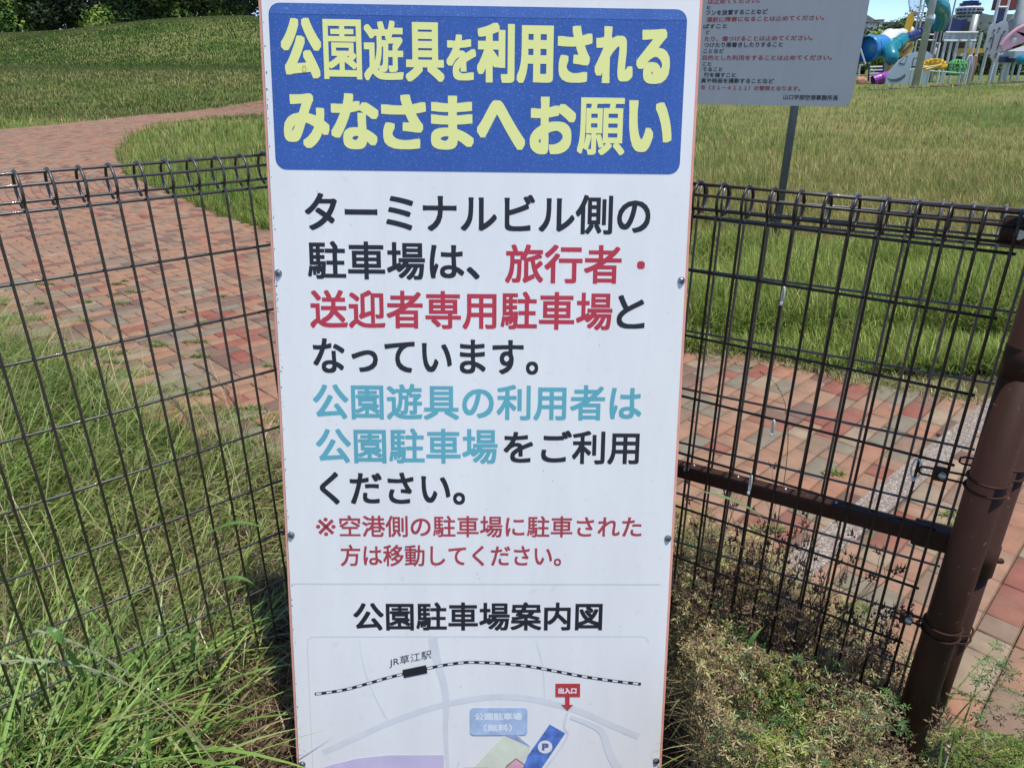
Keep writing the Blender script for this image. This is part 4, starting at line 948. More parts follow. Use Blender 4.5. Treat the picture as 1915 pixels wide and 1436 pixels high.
tag(board_root, 'tall white notice board with blue header, yellow lettering and a parking map at the bottom', 'notice board')

# ------------------------------------------------------------------ airport notice behind
AB = Vector((2.4304, 6.4749, 0)); aza = -.3735; ea = Vector((math.cos(aza), math.sin(aza), 0)); na = Vector((-ea.y, ea.x, 0))
root = empty('airport_notice', AB); root.rotation_euler = (0, 0, aza); bpy.context.view_layer.update()
ALU = speckled('aged_sign_white', (.46, .465, .48), (.38, .38, .39), scale=60, thr=.62, amount=.3, rough=.5, cloud=.05)
GP = mat('grey_steel_post', (.13, .145, .165), rough=.55, metal=.3, var=.15, vscale=12)
mb = MB(); mb.prism(rrect(-1.95, .385, 1.262, 2.75, .075), Vector((0, 0, 0)), X3, Z3, -Y3, .004); o = lobj('panel', mb, ALU, root)
for x in (-.048, -1.52):
    mb = MB(); mb.tube([(x, .032, -.05), (x, .032, 2.65)], .034, 20); o = lobj('post', mb, GP, root); o.data.shade_smooth()
AIR = [('は止めてください。', 'R', -.853, -.438, 2.061, .046), ('と', 'K', -.856, -.827, 2.016, .032), ('フンを放置することなど', 'K', -.86, -.364, 1.977, .044), ('運航に障害になることは止めてください。', 'R', -.85, .076, 1.925, .044),
 ('ばすこと', 'K', -.87, -.675, 1.875, .040), ('ど', 'K', -.844, -.815, 1.829, .034), ('たり、傷つけることは止めてください。', 'R', -.851, .01, 1.779, .044), ('つけたり落書きしたりすること', 'K', -.85, -.211, 1.732, .044),
 ('ことなど', 'K', -.849, -.678, 1.685, .038), ('目的とした利用をすることは止めてください。', 'R', -.852, .182, 1.633, .044), ('こと', 'K', -.847, -.771, 1.585, .034), ('てること', 'K', -.842, -.673, 1.542, .036),
 ('行を催すこと', 'K', -.825, -.559, 1.498, .042), ('真や映画を撮影することなど', 'K', -.845, -.243, 1.453, .044), ('市（３１－４１１１）の管理となります。', 'R', -.844, -.024, 1.397, .043), ('山口宇部空港事務所長', 'K', -.148, .28, 1.329, .046)]
AK = mat('airport_ink_black', (.035, .035, .045), rough=.5); AR = mat('airport_ink_red', (.34, .055, .06), rough=.5)
for s, c, a, b, z, h in AIR: lettering(s, a, b, z - h * .44, z + h * .44, .0011, -.0045, AK if c == 'K' else AR, root)
tag(root, 'grey notice with rows of black and red text on a post in the meadow', 'notice board')

# ------------------------------------------------------------------ trees
def crown_mesh(name, lobes, n, leaf, pal, seed):
    g = np.random.default_rng(seed); L = np.array(lobes); vol = L[:, 3] ** 2; k = g.choice(len(L), n, p=vol / vol.sum())
    d = g.standard_normal((n, 3)); d /= np.linalg.norm(d, axis=1)[:, None]; rr = (.55 + .5 * g.random(n) ** .5)
    C = L[k, :3] + d * (L[k, 3] * rr)[:, None] * [1, 1, .8]
    a = g.standard_normal((n, 3)); a[:, 2] *= .5; a /= np.linalg.norm(a, axis=1)[:, None]; b = np.cross(a, d + .6 * g.standard_normal((n, 3))); b /= np.linalg.norm(b, axis=1)[:, None]
    s = leaf * (.6 + .8 * g.random(n))[:, None]
    V = np.stack([C - a * s, C - b * s * .6, C + a * s, C + b * s * .6], 1).reshape(-1, 3)
    tone = g.random((len(L), 1)) * .9 + .55; pc = np.array(pal)[g.choice(len(pal), len(L))][k] * tone[k] * (.75 + .5 * g.random((n, 1)))
    return np_mesh(name, V, np.arange(n * 4).reshape(n, 4), np.repeat(pc, 4, 0))
LEAF = mat('tree_leaf', (.05, .09, .02), rough=.6, attr=True, trans=.25, spec=.3); BARK = mat('bark', (.09, .07, .05), rough=.9, var=.4, vscale=6, bump=.5, bscale=20)
def tree(name, x, y, h, w_, pal, seed, label, group=None, n=3200, leaf=.14, low=.12):
    g = random.Random(seed); z0 = float(zt(x, y)) - .1; root = empty(name, (x, y, z0)); lob = []
    for i in range(26):
        a = g.uniform(0, 2 * PI); t = g.uniform(low, .95); r = w_ * .5 * (1 - abs(t - .42) * .9) * g.uniform(.25, .8)
        lob.append((math.cos(a) * r, math.sin(a) * r, h * t, w_ * g.uniform(.12, .26)))
    o = link('crown', crown_mesh('crown', lob, n, leaf, pal, seed), LEAF); o.parent = root
    mb = MB(); mb.tube([(0, 0, 0), (.1, 0, h * .4), (0, .1, h * .8)], [w_ * .035 + .08, w_ * .025 + .05, .03], 8)
    for i in range(5):
        b = lob[i]; mb.tube([(.1, 0, h * .25), (b[0] * .5, b[1] * .5, b[2] * .7 + h * .1), (b[0], b[1], b[2])], [.08, .05, .02], 6)
    o = link('trunk', mb.mesh('trunk', True), BARK); o.parent = root
    return tag(root, label, 'tree', group)
DK = [(.06, .095, .032), (.085, .13, .045), (.04, .07, .025)]; MID = [(.14, .21, .05), (.10, .16, .04)]; BR = [(.27, .37, .08), (.20, .29, .06), (.33, .42, .12)]
spec = [(20, 2), (75, 1), (130, 0), (180, 2), (235, 0), (290, 1), (335, 2), (385, 0), (425, 2), (465, 0)]
names_ = {0: ('evergreen_tree', DK), 1: ('broadleaf_tree', MID + DK), 2: ('bright_tree', BR + MID)}
tl = ['light green tree at the far left end of the hill treeline', 'mid green bushy tree second from left behind the hill', 'dark evergreen third from left behind the grassy hill', 'light green tree fourth from left in the hill treeline', 'dark evergreen above the middle of the hill crest',
      'mid green tree right of the middle of the hill treeline', 'yellow green tree in the hill treeline, left one of the bright pair on the right', 'dark evergreen standing between two yellow green trees', 'yellow green tree nearest the notice board in the hill treeline', 'dark evergreen half hidden by the left edge of the notice board']
for i, (px, k) in enumerate(spec):
    Y_ = 74 + (i * 37 % 9); X_ = (px - 957.5) / F_PX * Y_ / 1.0 * .93
    X_ = at(px, 50, Y_).x
    tree(names_[k][0], X_, Y_, 8.5 + (i * 53 % 5) * .5, 6.2, names_[k][1], 100 + i, tl[i], 'trees behind the hill', n=6000, leaf=.17, low=.03)
for i in range(9):   # second row fills the gaps
    px = -30 + i * 60; Y_ = 84 + (i % 3) * 2
    tree('evergreen_tree', at(px, 50, Y_).x, Y_, 11 + (i % 3), 8, DK, 200 + i, 'dark evergreen in the back row of the treeline, ' + ['at the far left edge', 'second from left', 'third from left', 'fourth from left', 'in the middle', 'just right of the middle', 'third from right', 'second from right', 'nearest the notice board'][i], 'back row of trees behind the hill', n=3600, leaf=.24, low=.03)
for i, (px, Y_, h_, w_, pal, lb, lw) in enumerate([(1648, 92, 4.6, 4.5, BR, 'pale green round tree behind the blue tube slide', .1), (1672, 108, 6.4, 7, DK, 'dark pine behind the pale green tree at the playground', .1), (1698, 112, 8.2, 8, DK, 'taller dark pine beside the yellow panel of the playground', .1),
                                                (1620, 110, 5.2, 7, DK, 'dark pine next to the right edge of the airport notice', .1), (1735, 100, 5.0, 8, DK + MID, 'dark tree seen between the playground posts, left part', .1), (1785, 100, 5.2, 9, DK, 'dark tree behind the white posts of the playground', .1),
                                                (1850, 104, 5.6, 9, DK, 'dark tree behind the cloud shaped panel', .1), (1905, 104, 5.4, 8, DK + MID, 'dark tree behind the pink panel at the right edge', .1)]):
    tree('pine_tree' if pal is not BR else 'round_tree', at(px, 100, Y_).x, Y_, h_, w_, pal, 300 + i, lb, 'trees beyond the playground', n=2600, leaf=.2, low=lw)

# distant hill and houses
HB = mat('far_hill', (.045, .065, .06), rough=.95, var=.3, vscale=.05)
mb = MB(); N_ = 60; vs = []
for i in range(N_ + 1):
    x = 150 + i * 9; hz = 56 + 6 * math.sin(i * .31) + 3 * math.sin(i * .9 + 1) - max(0, i - 45) * .6
    vs += [(x, 900, -2), (x, 915, hz * .55), (x, 950, hz), (x, 1000, -2)]
mb.add(vs, [(4 * i + k, 4 * i + 4 + k, 4 * i + 5 + k, 4 * i + 1 + k) for i in range(N_) for k in range(3)]); tag(mb.obj('far_hill', HB, smooth=True), kind='structure')
HW = mat('far_wall', (.55, .55, .54), rough=.8); HR = mat('far_roof', (.12, .11, .12), rough=.8); HG = mat('far_window', (.03, .035, .04), rough=.2)
for i, (px, py, w_, h_, lb) in enumerate([(1630, 49, 11, 3, 'white far block at the left end of the skyline row'), (1643, 47, 6, 5, 'tallest narrow white far block on the skyline'), (1657, 49, 10, 3, 'pale far block with a flat roof in the middle of the skyline'), (1669, 50, 6, 2.5, 'small far block at the right end of the skyline row')]):
    p = at(px, py, 860); root = empty('far_building', (p.x, p.y, p.z - 12)); mb = MB(); mb.box((p.x, p.y, p.z - 6 + h_ / 4), (w_, 9, h_ + 12)); mb.obj('wall', HW, root)
    mb = MB(); mb.box((p.x, p.y, p.z + h_ / 4 + h_ / 2 + .6), (w_ + .8, 9.8, 1.2)); mb.obj('roof', HR, root)
    for a in range(3):
        for b in range(2):
            mb = MB(); mb.box((p.x + (a - 1) * w_ * .28, p.y - 4.55, p.z + h_ / 4 + (b - .3) * h_ * .38), (w_ * .14, .2, h_ * .16)); mb.obj('window', HG, root)
    tag(root, lb, 'building', 'far buildings on the skyline')

# ------------------------------------------------------------------ playground
YP = 48.0
def zp(a, b, Y=YP): return at(1580 + a / 5.716, b / 5.716, Y)
PS = .01 * YP / 13.4 / 5.716 * 10            # metres per zoom unit at YP (about)
PS = YP / F_PX / 5.716 * 1.05
GZ = .55
STEEL = mat('galvanised_steel', (.42, .43, .43), rough=.5, metal=.35, var=.15, vscale=3); WPAINT = mat('white_paint', (.66, .67, .67), rough=.45); NAVY = mat('navy_plastic', (.018, .03, .14), rough=.35)
TEAL = mat('teal_plastic', (.015, .22, .28), rough=.3, coat=.3); SKYB = mat('blue_plastic', (.04, .24, .55), rough=.3, coat=.3); WPL = mat('white_plastic', (.75, .74, .72), rough=.35, coat=.3); YEL = mat('yellow_plastic', (.75, .42, .03), rough=.4)
PUR = mat('purple_plastic', (.30, .07, .38), rough=.35); PALEB = mat('pale_blue_panel', (.42, .50, .58), rough=.5); PINKP = mat('pink_panel', (.62, .33, .40), rough=.5); DRED = mat('dark_red_panel', (.20, .04, .03), rough=.5); GRN = mat('green_rope', (.10, .40, .12), rough=.7)
CLOUD = mat('cloud_grey_panel', (.45, .47, .49), rough=.55); CORAL = mat('coral_plastic', (.65, .28, .2), rough=.5); ORG = mat('dark_slot', (.10, .11, .12), rough=.6); BALL = mat('ball_teal', (.02, .22, .36), rough=.12, coat=.6)
def vpost(mb, a, b, top, Y=YP, r=.05):
    p = zp(a, b, Y); q = zp(a, top, Y); zb = float(zt(p.x, p.y)) - .1; mb.tube([Vector((p.x, p.y, min(zb, p.z))), Vector((p.x, p.y, q.z))], r, 8)
def single(name, mb, m, label, cat, group=None, smooth=False): return tag(mb.obj(name, m, smooth=smooth), label, cat, group)
# big grey pole in front
root = empty('steel_pole', zp(765, 850, 38)); p = zp(765, 850, 38); p.z = float(zt(p.x, p.y)) - .05; q = zp(890, 0, 38)
mb = MB(); mb.tube([p, Vector((p.x, p.y, 9))], [.17, .14], 20); mb.obj('pole_tube', STEEL, root, smooth=True)
mb = MB(); zc = zp(860, 190, 38).z; mb.tube([Vector((p.x, p.y, zc - .06)), Vector((p.x, p.y, zc + .06))], .19, 20); mb.obj('collar', WPAINT, root)
tag(root, 'thick grey steel pole in front of the playground with one pale collar', 'pole')
def tubeway(name, pts, rs, m, label, n=20, cat='tube slide', parts=None):
    root = empty(name, pts[0]); mb = MB(); mb.tube(pts, rs, n, caps=False); mb.obj('tube', m, root, smooth=True)
    for i in (parts or []):
        mb = MB(); T = (pts[min(i + 1, len(pts) - 1)] - pts[max(0, i - 1)]).normalized(); mb.tube([pts[i] - T * .05, pts[i] + T * .05], rs[i] * 1.07, n); mb.obj('flange', m, root, smooth=True)
    return tag(root, label, cat)
def curve(zs, Ys, k=5):
    P = dens([(a, b) for a, b in zs], k); Yd = np.interp(np.linspace(0, 1, len(P)), np.linspace(0, 1, len(Ys)), Ys)
    return [zp(a, b, float(Y)) for (a, b), Y in zip(P, Yd)]
u1 = PS
P = curve([(930, -60), (960, 30), (1035, 90), (1050, 180), (1000, 280)], [47, 47, 47.5, 48, 48.5]); tubeway('tube_slide', P, [62 * u1] * len(P), TEAL, 'teal tube slide curling down behind the grey pole', parts=[5, 10])
P = curve([(1010, 240), (900, 300), (780, 370), (660, 420), (600, 440)], [49, 49, 49, 48, 47.5]); tubeway('tube_slide', P, [46 * u1] * len(P), NAVY, 'navy tube slide running down left to the lower teal bend', parts=[6, 14])
P = curve([(615, 435), (540, 490), (480, 545), (500, 620), (520, 680)], [47.5, 47, 46.5, 46, 46]); tubeway('tube_slide', P, [64 * u1] * (len(P) - 5) + [58 * u1, 52 * u1, 46 * u1, 42 * u1, 38 * u1], TEAL, 'teal tube bend between the white tube and the pale blue panel', parts=[5])
P = curve([(700, 330), (600, 365), (540, 385), (490, 410), (430, 470), (400, 490)], [49, 48.5, 48, 48, 47.5, 47.5]); rr = np.interp(np.linspace(0, 1, len(P)), [0, .3, .45, .6, .75, 1], [38, 48, 62, 88, 88, 90]); tubeway('tube_slide', P, [float(r) * u1 for r in rr], WPL, 'white tube slide widening towards its blue mouth')
P = curve([(405, 490), (340, 510), (290, 520), (270, 525), (225, 530)], [47.5, 47.3, 47, 47, 46.8]); rr = np.interp(np.linspace(0, 1, len(P)), [0, .5, .6, .8, 1], [95, 98, 104, 118, 108]); tubeway('tube_slide', P, [float(r) * u1 for r in rr], SKYB, 'bright blue wide tube mouth beside the airport notice', parts=[10])
P = curve([(500, 800), (440, 825), (380, 840), (300, 868)], [45.5, 45.3, 45, 45]); tubeway('tube_slide', P, [44 * u1] * len(P), PUR, 'purple tube slide lying low in the grass below the blue tube', parts=[5, 10])
# yellow pieces
mb = MB(); o = zp(680, 270, 48.4); mb.prism([(-28 * u1, -95 * u1), (30 * u1, -60 * u1), (42 * u1, 60 * u1), (10 * u1, 110 * u1), (-20 * u1, 60 * u1)], o, X3, Z3, Y3, .12); single('climbing_board', mb, YEL, 'tall yellow panel between the white tube and the grey pole', 'play panel')
mb = MB(); o = zp(655, 545, 47.0); mb.prism([(-50 * u1, -10 * u1), (-10 * u1, -60 * u1), (30 * u1, -70 * u1), (55 * u1, 40 * u1), (40 * u1, 80 * u1), (0, 60 * u1)], o, X3, Z3, Y3, .15); mb.prism([(-35 * u1, 0), (-25 * u1, -25 * u1), (35 * u1, 45 * u1), (28 * u1, 60 * u1)], o - Y3 * .1, X3, Z3, Y3, .08, 1); tag(mb.obj('yellow_climbing_wall', [YEL, ORG]), 'ribbed yellow climbing wall below the navy tube', 'play panel')
mb = MB(); o = zp(487, 700, 46.5); mb.prism([(-35 * u1, -40 * u1), (0, -30 * u1), (40 * u1, 20 * u1), (0, 45 * u1)], o, X3, Z3, Y3, .12); single('yellow_chute', mb, YEL, 'small yellow chute above the purple tube', 'slide')
# pale blue aeroplane shaped panel
root = empty('plane_panel', zp(620, 800, 44)); o = zp(620, 730, 44)
mb = MB(); mb.prism([(a * u1, b * u1) for a, b in [(-125, -130), (-122, -60), (-90, 0), (-45, 60), (20, 105), (90, 125), (180, 130), (230, 100), (240, -60), (240, -130)]], o, X3, Z3, Y3, .08); mb.obj('panel', PALEB, root)
for nm, pl in (('window', [(-45, 30), (10, 25), (22, 95), (0, 95), (-25, 65)]), ('window', [(72, 5), (108, 5), (108, 80), (72, 80)])):
    mb = MB(); mb.prism([(a * u1, b * u1) for a, b in pl], o - Y3 * .012, X3, Z3, Y3, .01); f_ = mb.obj(nm, ORG, root)
    cx = sum(a for a, b in pl) / len(pl); cz = sum(b for a, b in pl) / len(pl)
    mb = MB(); mb.prism([((cx + (a - cx) * .7) * u1, (cz + (b - cz) * .75) * u1) for a, b in pl], o - Y3 * .024, X3, Z3, Y3, .01); oo = mb.obj('pane', PALEB); oo.parent = f_
mb = MB(); sm_ = [(-115, -78), (-80, -88), (-40, -85), (0, -70), (30, -45), (38, -62), (10, -92), (-30, -108), (-80, -106)]; mb.prism([(a * u1, b * u1) for a, b in sm_], o - Y3 * .012, X3, Z3, Y3, .01); mb.obj('painted_curve', ORG, root)
tag(root, 'pale blue rounded play panel with two windows and a dark curved line', 'play panel')
# ladder-like white frames left
root = empty('play_ladder', zp(320, 850, 45.8)); mb = MB()
for a in (250, 400): mb.tube([zp(a, 870, 45.8), zp(a + 12, 690, 45.8)], .05, 8)
mb.obj('side_rail', NAVY, root)
for b in (720, 755, 790, 825):
    mb = MB(); mb.tube([zp(258, b, 45.8), zp(400, b - 4, 45.8)], .045, 8); mb.obj('rung', WPAINT, root)
tag(root, 'white rung ladder with navy rails above the purple tube', 'ladder')
mb = MB()
mb.tube([zp(165, 520, 46), zp(220, 690, 46), zp(160, 700, 46), zp(140, 900, 46)], .05, 8); single('bent_handrail', mb, WPAINT, 'bent white handrail at the right edge of the airport notice', 'handrail')
mb = MB()
for i in range(14): mb.ball(zp(175 + 40 * math.cos(i * 2.4) * (.3 + .05 * i), 870 + 24 * math.sin(i * 2.4) * (.3 + .05 * i), 45), .16, 6, 4)
single('coral_rock', mb, CORAL, 'coral coloured lumpy climbing piece at the foot of the airport notice', 'climbing rock')
mb = MB(); vpost(mb, 440, 800, 640, 47.5, .22); single('concrete_pillar', mb, STEEL, 'pale pillar under the white tube slide', 'pillar')
# centre: lattice columns behind the grey pole
root = empty('play_tower', zp(780, 600, 50)); 
for a, b, t, r in [(700, 600, -60, .06), (735, 600, -60, .05), (925, 650, -60, .06), (965, 650, -60, .05), (1140, 200, -60, .05), (900, 640, 230, .05)]:
    mb = MB(); vpost(mb, a, b, t, 50, r); mb.obj('post', WPAINT if a < 800 else STEEL, root)
for b in (130, 225, 370, 430):
    mb = MB(); mb.tube([zp(740, b, 50), zp(960, b + 5, 50)], .045, 6); mb.obj('crossbar', WPAINT, root)
mb = MB()
for i in range(6): mb.tube([zp(740 + i * 3, 130 - i * 2, 49.9), zp(820 - i * 2, 225 + i, 49.9)], .03, 5)
mb.obj('brace', STEEL, root)
mb = MB()
for i in range(28):
    a0 = 2 * PI * i / 28; a1 = 2 * PI * (i + 1) / 28; mb.tube([zp(745 + 62 * math.cos(a0), 10 + 150 * math.sin(a0), 51), zp(745 + 62 * math.cos(a1), 10 + 150 * math.sin(a1), 51)], .035, 5)
for i in range(9): mb.tube([zp(690 + i * 14, -110, 51), zp(690 + i * 14, 140, 51)], .014, 4)
mb.obj('safety_net', STEEL, root)
tag(root, 'grey post and net tower behind the thick grey pole', 'play tower')
# navy roof, and dark boards painted as the shade under it
mb = MB(); mb.prism([(a * u1, b * u1) for a, b in [(-110, 30), (-60, 60), (30, 40), (90, 50), (100, -20), (60, -45), (-20, -60), (-90, -70)]], zp(1200, 265, 51), X3, Z3, Y3, 2.5); single('navy_canopy', mb, NAVY, 'navy canopy beside the upper teal tube', 'canopy')
DKB = mat('canopy_shade', (.05, .038, .03), rough=.8, var=.5, vscale=2)  # near-black brown stands in for the shade below the canopy
root = empty('shade_backing', zp(1120, 600, 53))
for i in range(9):
    mb = MB(); a = 890 + i * 48; mb.box((zp(a, 400, 53).x, 53, zp(a, 400, 53).z), (44 * u1, .2, 280 * u1)); mb.obj('board', DKB, root)
tag(root, 'dark boards painted as shade behind the white posts', 'painted shade')
# bridge panels on white posts
root = empty('play_bridge', zp(1250, 640, 46))
for a, b, t in [(1025, 680, 350), (1085, 700, 350), (1150, 700, 440), (1255, 690, 350), (1320, 720, 440), (1370, 740, 350)]:
    mb = MB(); p_ = zp(a + 60 * .7, t, 46); bx = zp(a, b, 46); mb.tube([Vector((bx.x, 46, GZ)), Vector((bx.x, 46, zp(a, t, 46).z))], .075, 8); mb.obj('post', WPAINT, root)
x0, x1 = zp(1055, 400, 46).x, zp(1400, 400, 46).x; z0, z1 = zp(1250, 440, 46).z, zp(1250, 352, 46).z
for z in (z0, z1):
    mb = MB(); mb.tube([(x0, 45.9, z), (x1, 45.9, z)], .06, 8); mb.obj('top_rail', WPAINT, root)
mb = MB(); mb.box(((x0 + x1) / 2, 46.05, (z0 + z1) / 2), (x1 - x0, .02, z1 - z0)); mb.obj('netting_back', NAVY, root)
mb = MB()
for i in range(29): xx = x0 + (x1 - x0) * i / 28; mb.box((xx, 45.97, (z0 + z1) / 2), (.035 if i % 9 else .12, .03, z1 - z0))
for i in range(1, 5): mb.box(((x0 + x1) / 2, 45.96, z0 + (z1 - z0) * i / 5), (x1 - x0, .03, .035))
mb.obj('guard_grid', WPAINT, root)
tag(root, 'white railed bridge with navy netting raised on slim white posts', 'play bridge')
# tall white ladder tower
root = empty('climbing_tower', zp(1430, 700, 45))
for a, b in ((1465, 760), (1560, 780)):
    p_ = zp(a, b, 45); mb = MB(); mb.tube([Vector((p_.x, 45, GZ)), Vector((p_.x, 45, 8.5))], .085, 10); mb.obj('post', WPAINT, root)
xa, xb = zp(1465, 760, 45).x, zp(1560, 780, 45).x
for za, zb, m_, nm in ((95, 275, NAVY, 'navy_panel'), (-120, 70, DRED, 'red_panel')):
    A0, B0 = zp(1540, za, 45).z, zp(1540, zb, 45).z; mb = MB(); mb.box(((xa + xb) / 2, 45, (A0 + B0) / 2), (xb - xa - .1, .06, A0 - B0)); mb.obj(nm, m_, root)
for b, m_ in ((80, WPAINT), (282, YEL), (535, YEL)):
    mb = MB(); z = zp(1500, b, 45).z; mb.tube([(xa, 44.95, z), (xb, 44.95, z)], .055, 6); mb.obj('crossbar', m_, root)
for i in range(7):
    mb = MB(); xx = xa + (xb - xa) * (i + 1) / 8; mb.tube([(xx, 45, zp(1500, 285, 45).z), (xx, 45, zp(1500, 530, 45).z)], .022, 5); mb.obj('vertical_bar', STEEL, root)
tag(root, 'tall white climbing tower with navy panel, yellow rails and grey bars', 'climbing tower')
mb = MB(); z = zp(1390, 545, 46.8).z; mb.box((zp(1390, 545, 46.8).x, 47.3, z), (190 * u1, 1.2, .25)); single('yellow_deck', mb, YEL, 'yellow edged platform behind the white posts', 'platform')
# cloud panel
root = empty('cloud_panel', zp(1620, 600, 44.5)); o = zp(1630, 440, 44.5); cl = []
for i in range(48):
    a = 2 * PI * i / 48; r = 1 + .10 * math.cos(5 * a + .6); cl.append((105 * u1 * r * math.cos(a) - 10 * u1 * math.sin(a), 150 * u1 * r * math.sin(a)))
mb = MB(); mb.prism(cl, o, X3, Z3, Y3, .07); mb.obj('panel', CLOUD, root)
for a, b in ((-50, 80), (-10, 95), (40, 70), (-60, 20), (-70, -60), (-40, -110), (20, -100)):
    mb = MB(); mb.tube([o + X3 * a * u1 + Z3 * b * u1 - Y3 * .03, o + X3 * a * u1 + Z3 * b * u1], .06, 8); mb.obj('knob', ORG, root)
for a in (-40, 15):
    mb = MB(); mb.prism([((a - 4) * u1, -60 * u1), ((a + 6) * u1, -60 * u1), ((a + (14 if a > 0 else 4)) * u1, 50 * u1), ((a + (6 if a > 0 else -4)) * u1, 50 * u1)], o - Y3 * .02, X3, Z3, Y3, .02); mb.obj('slot', ORG, root)
mb = MB(); 
for a in (-60, 60): mb.tube([o + X3 * a * u1 - Z3 * 120 * u1 + Y3 * .1, Vector((o.x + a * u1, o.y + .1, GZ))], .05, 6)
mb.obj('leg', WPAINT, root)
tag(root, 'pale grey cloud shaped panel left of the pink panel', 'play panel')
# pink curved panel with white underside
root = empty('pink_panel', zp(1780, 560, 43.5)); o = zp(1640, 560, 43.5)
mb = MB(); top = [(t * 420 * u1, (205 * math.sin(PI * min(1, .03 + t * .97)) ** .6) * u1) for t in np.linspace(0, 1, 20)]
bot = [(420 * u1, 90 * u1), (300 * u1, 105 * u1), (200 * u1, 75 * u1), (120 * u1, 45 * u1), (40 * u1, 10 * u1)]
mb.prism(top + bot, o, X3, Z3, Y3, .09); mb.obj('panel', PINKP, root)
mb = MB(); mb.tube([o + X3 * a + Z3 * b - Y3 * .05 for a, b in top], .10, 8); mb.obj('rim', PINKP, root)
mb = MB(); mb.prism([(-10 * u1, -20 * u1), (430 * u1, -15 * u1), (430 * u1, 70 * u1), (280 * u1, 78 * u1), (160 * u1, 40 * u1)], o - Y3 * .25, X3, Z3, Y3, .1); mb.obj('white_apron', WPL, root)
mb = MB(); mb.ball(o + X3 * 100 * u1 + Z3 * 95 * u1 - Y3 * .02, .17, 12, 8, (1, .4, 1)); mb.obj('knob', CLOUD, root)
mb = MB(); mb.ball(o + X3 * 262 * u1 + Z3 * 150 * u1 - Y3 * .02, .2, 12, 8, (1, .4, 1)); mb.obj('knob', DRED, root)
mb = MB()
for a in (5, 160, 330): mb.tube([o + X3 * a * u1, Vector((o.x + a * u1, o.y, GZ))], .06, 6)
mb.obj('leg', WPAINT, root)
tag(root, 'pink arched play panel with a white lower edge at the right edge of the view', 'play panel')
mb = MB(); o = zp(1850, 590, 43.0); mb.box(o, (190 * u1, 1.4, .35)); single('grey_table_top', mb, CLOUD, 'grey box seat under the white edge of the pink panel', 'box seat')
root = empty('ball_stool', zp(1890, 720, 42)); c_ = zp(1895, 640, 42); mb = MB(); mb.ball(c_, .28, 18, 12, (1.15, 1.15, .9)); mb.obj('seat', BALL, root, smooth=True); mb = MB(); mb.tube([c_, Vector((c_.x, c_.y, GZ))], .06, 8); mb.obj('leg', WPAINT, root)
tag(root, 'shiny teal ball shaped stool on a white leg under the pink panel', 'stool')
mb = MB(); mb.box(zp(1800, 640, 43), (200 * u1, .5, 45 * u1)); single('navy_bench', mb, NAVY, 'navy bench beam beside the teal ball stool', 'bench')
for a, lb in ((1700, 'left of two pale legs under the navy beam'), (1745, 'right of two pale legs under the navy beam')):
    mb = MB(); vpost(mb, a, 740, 650, 43, .07); single('bench_post', mb, WPAINT, lb, 'bench leg')
# dark red upper deck, lookout cabin and grey cone at the back
mb = MB(); mb.box(zp(1740, 30, 52), (200 * u1, 1, 130 * u1)); single('red_upper_deck', mb, DRED, 'dark red upper deck wall at the top right', 'play tower')
root = empty('lookout_cabin', zp(1315, 150, 54)); c_ = zp(1318, 150, 54); mb = MB()
mb.tube([c_ - Z3 * 2.6, c_ - Z3 * .45, c_ + Z3 * .1, c_ + Z3 * .35, c_ + Z3 * .5], [.35, .45, .80, .82, .5], 10); mb.obj('body', WPAINT, root)
for i in range(10):
    for j in range(3):
        a = PI + PI * (i + .5) / 10; mb = MB(); r_ = .74 + .05 * j; q = c_ + Vector((math.cos(a) * r_, math.sin(a) * r_, -.2 + .2 * j)); t_ = Vector((-math.sin(a), math.cos(a), 0)); mb.box(q, (.15, .06, .12), (t_, Vector((math.cos(a), math.sin(a), 0)), Z3)); mb.obj('window', NAVY, root)
mb = MB(); mb.tube([c_ + Z3 * .5, c_ + Z3 * .62, c_ + Z3 * .64, c_ + Z3 * .75], [.66, .66, .5, .5], 12); mb.obj('roof', NAVY, root); mb = MB(); mb.ball(c_ + Z3 * 1.0, .13, 8, 6); mb.tube([c_ + Z3 * .7, c_ + Z3 * .95], .05, 6); mb.obj('finial', WPL, root)
tag(root, 'white round lookout cabin with small dark windows and a ball on top', 'lookout cabin')
root = empty('grey_dome', zp(1860, 300, 52)); c_ = zp(1900, 330, 52); mb = MB(); mb.tube([c_ - Z3 * .3, c_ + Z3 * .4, c_ + Z3 * 1.3, c_ + Z3 * 1.9], [1.15, 1.05, .55, .15], 16); mb.obj('shell', CLOUD, root, smooth=True)
mb = MB(); mb.tube([c_ - Z3 * .3, c_ - Z3 * .5], 1.2, 16); mb.obj('rim', STEEL, root); tag(root, 'grey cone shaped dome above the pink panel', 'dome')
mb = MB(); p_ = zp(1800, 340, 49); mb.tube([Vector((p_.x, 49, GZ)), Vector((p_.x, 49, 8))], .16, 12); single('grey_column', mb, STEEL, 'grey column rising between the cloud panel and the dome', 'column', smooth=True)
for i, (a, lb) in enumerate([(1300, 'slanting looking grey column behind the bridge, left one'), (960, 'grey column behind the thick pole, under the dark shade boards')]):
    mb = MB(); p_ = zp(a, 600, 50.5); mb.tube([Vector((p_.x, 50.5, GZ)), Vector((p_.x, 50.5, 4.6 if i == 0 else 3))], .2, 12); single('grey_column', mb, STEEL, lb, 'column', smooth=True)
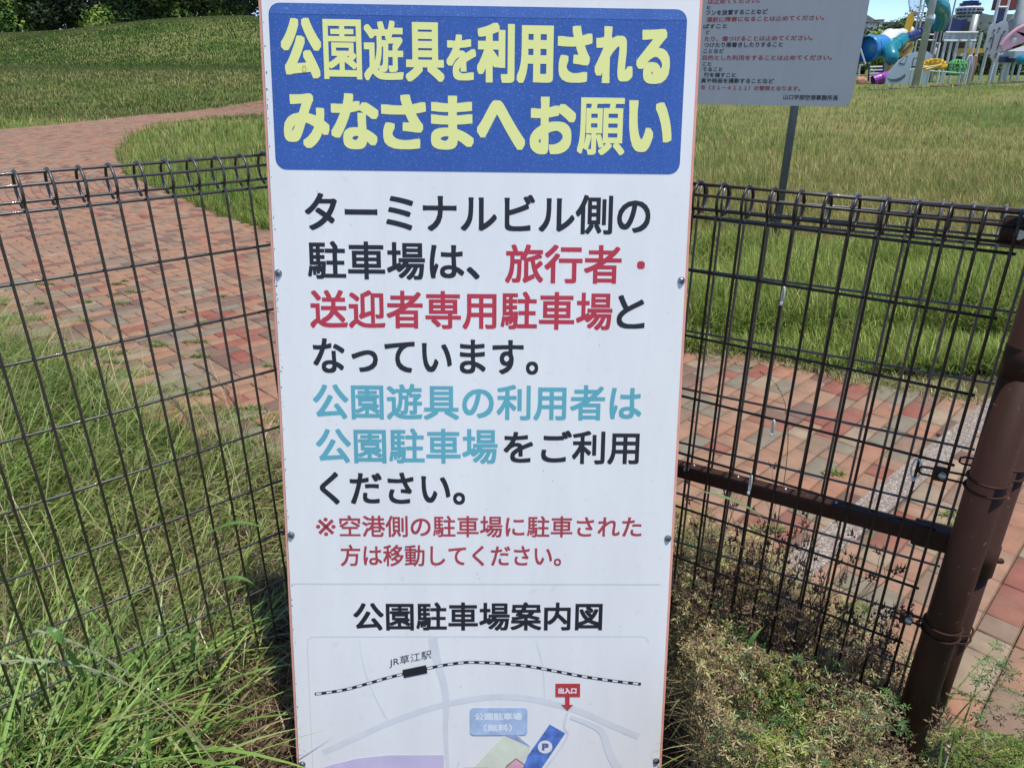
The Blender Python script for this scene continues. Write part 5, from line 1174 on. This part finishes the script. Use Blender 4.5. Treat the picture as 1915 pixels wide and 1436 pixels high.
# yellow shell, green net ball, white handle arcs, low rails
root = empty('yellow_shell', zp(940, 740, 43.5)); c_ = zp(945, 725, 43.5)
for i in range(9):
    mb = MB(); a = .15 + (PI - .3) * i / 8; e = Vector((math.cos(a) * 1.35, .1 * math.sin(3 * a), math.sin(a) * .8)); mb.tube([c_, c_ + e * .3, c_ + e * .55], [.08, .13, .12], 7); mb.obj('rib', YEL, root)
mb = MB(); mb.tube([zp(860, 750, 43.4), zp(1035, 695, 43.4)], .07, 8); mb.obj('beam', YEL, root)
tag(root, 'yellow fan shaped shell climber right of the grey pole', 'climber')
root = empty('green_net_ball', zp(1190, 750, 43.5)); c_ = zp(1190, 725, 43.5); mb = MB()
for i in range(7):
    a = PI * i / 7; pts = [c_ + Vector((math.cos(a) * math.cos(t), math.sin(a) * math.cos(t), math.sin(t) * .7)) * .55 for t in np.linspace(0, 2 * PI, 18)[:-1]]; mb.tube(pts, .035, 5, closed=True)
for z in (-.2, 0, .2): mb.tube([c_ + Vector((math.cos(t) * .5, math.sin(t) * .5, z)) for t in np.linspace(0, 2 * PI, 18)[:-1]], .035, 5, closed=True)
mb.obj('net', GRN, root); tag(root, 'green rope net ball in front of the white posts', 'net climber')
for i, (a, b, w_, h_, m_, lb) in enumerate([(820, 730, 34, 70, WPAINT, 'white arch handle between pole and yellow shell'), (880, 680, 34, 60, WPAINT, 'white arch handle above the yellow shell'), (1320, 700, 26, 75, WPAINT, 'white arch handle right of the green net ball'), (1375, 700, 18, 75, CORAL, 'coral arch handle beside the climbing tower foot')]):
    mb = MB(); o = zp(a, b, 44.2); P = [Vector((o.x - w_ * u1, o.y, GZ))] + [o + Vector((-math.cos(t) * w_ * u1, 0, math.sin(t) * h_ * u1)) for t in np.linspace(0, PI, 10)] + [Vector((o.x + w_ * u1, o.y, GZ))]
    mb.tube(P, .045, 6); single('arch_handle', mb, m_, lb, 'handle', 'arched handles in the playground', smooth=True)
mb = MB(); mb.tube([zp(690, 750, 43), zp(1000, 700, 43)], .035, 6); mb.tube([zp(900, 760, 43), zp(1300, 790, 43)], .035, 6)
for a in (700, 810, 890, 1030, 1275): vpost(mb, a, 830, 740, 43, .05)
single('low_railing', mb, mat('pale_green_paint', (.45, .55, .45), rough=.5), 'low pale railing along the front of the playground', 'railing')
# low concrete kerb in front
root = empty('playground_kerb', zp(600, 930, 36.5))
for i in range(16):
    xa = 17.2 + i * .95; mb = MB(); za = float(zt(xa, 35.6)); mb.box((xa, 36.4, za - .08), (.93, .18, .24)); mb.obj('kerb_stone', mat('kerb_concrete', (.17, .155, .14), rough=.9, var=.3, vscale=3), root, bevel=.02)
tag(root, 'low concrete kerb along the meadow before the playground', 'kerb')
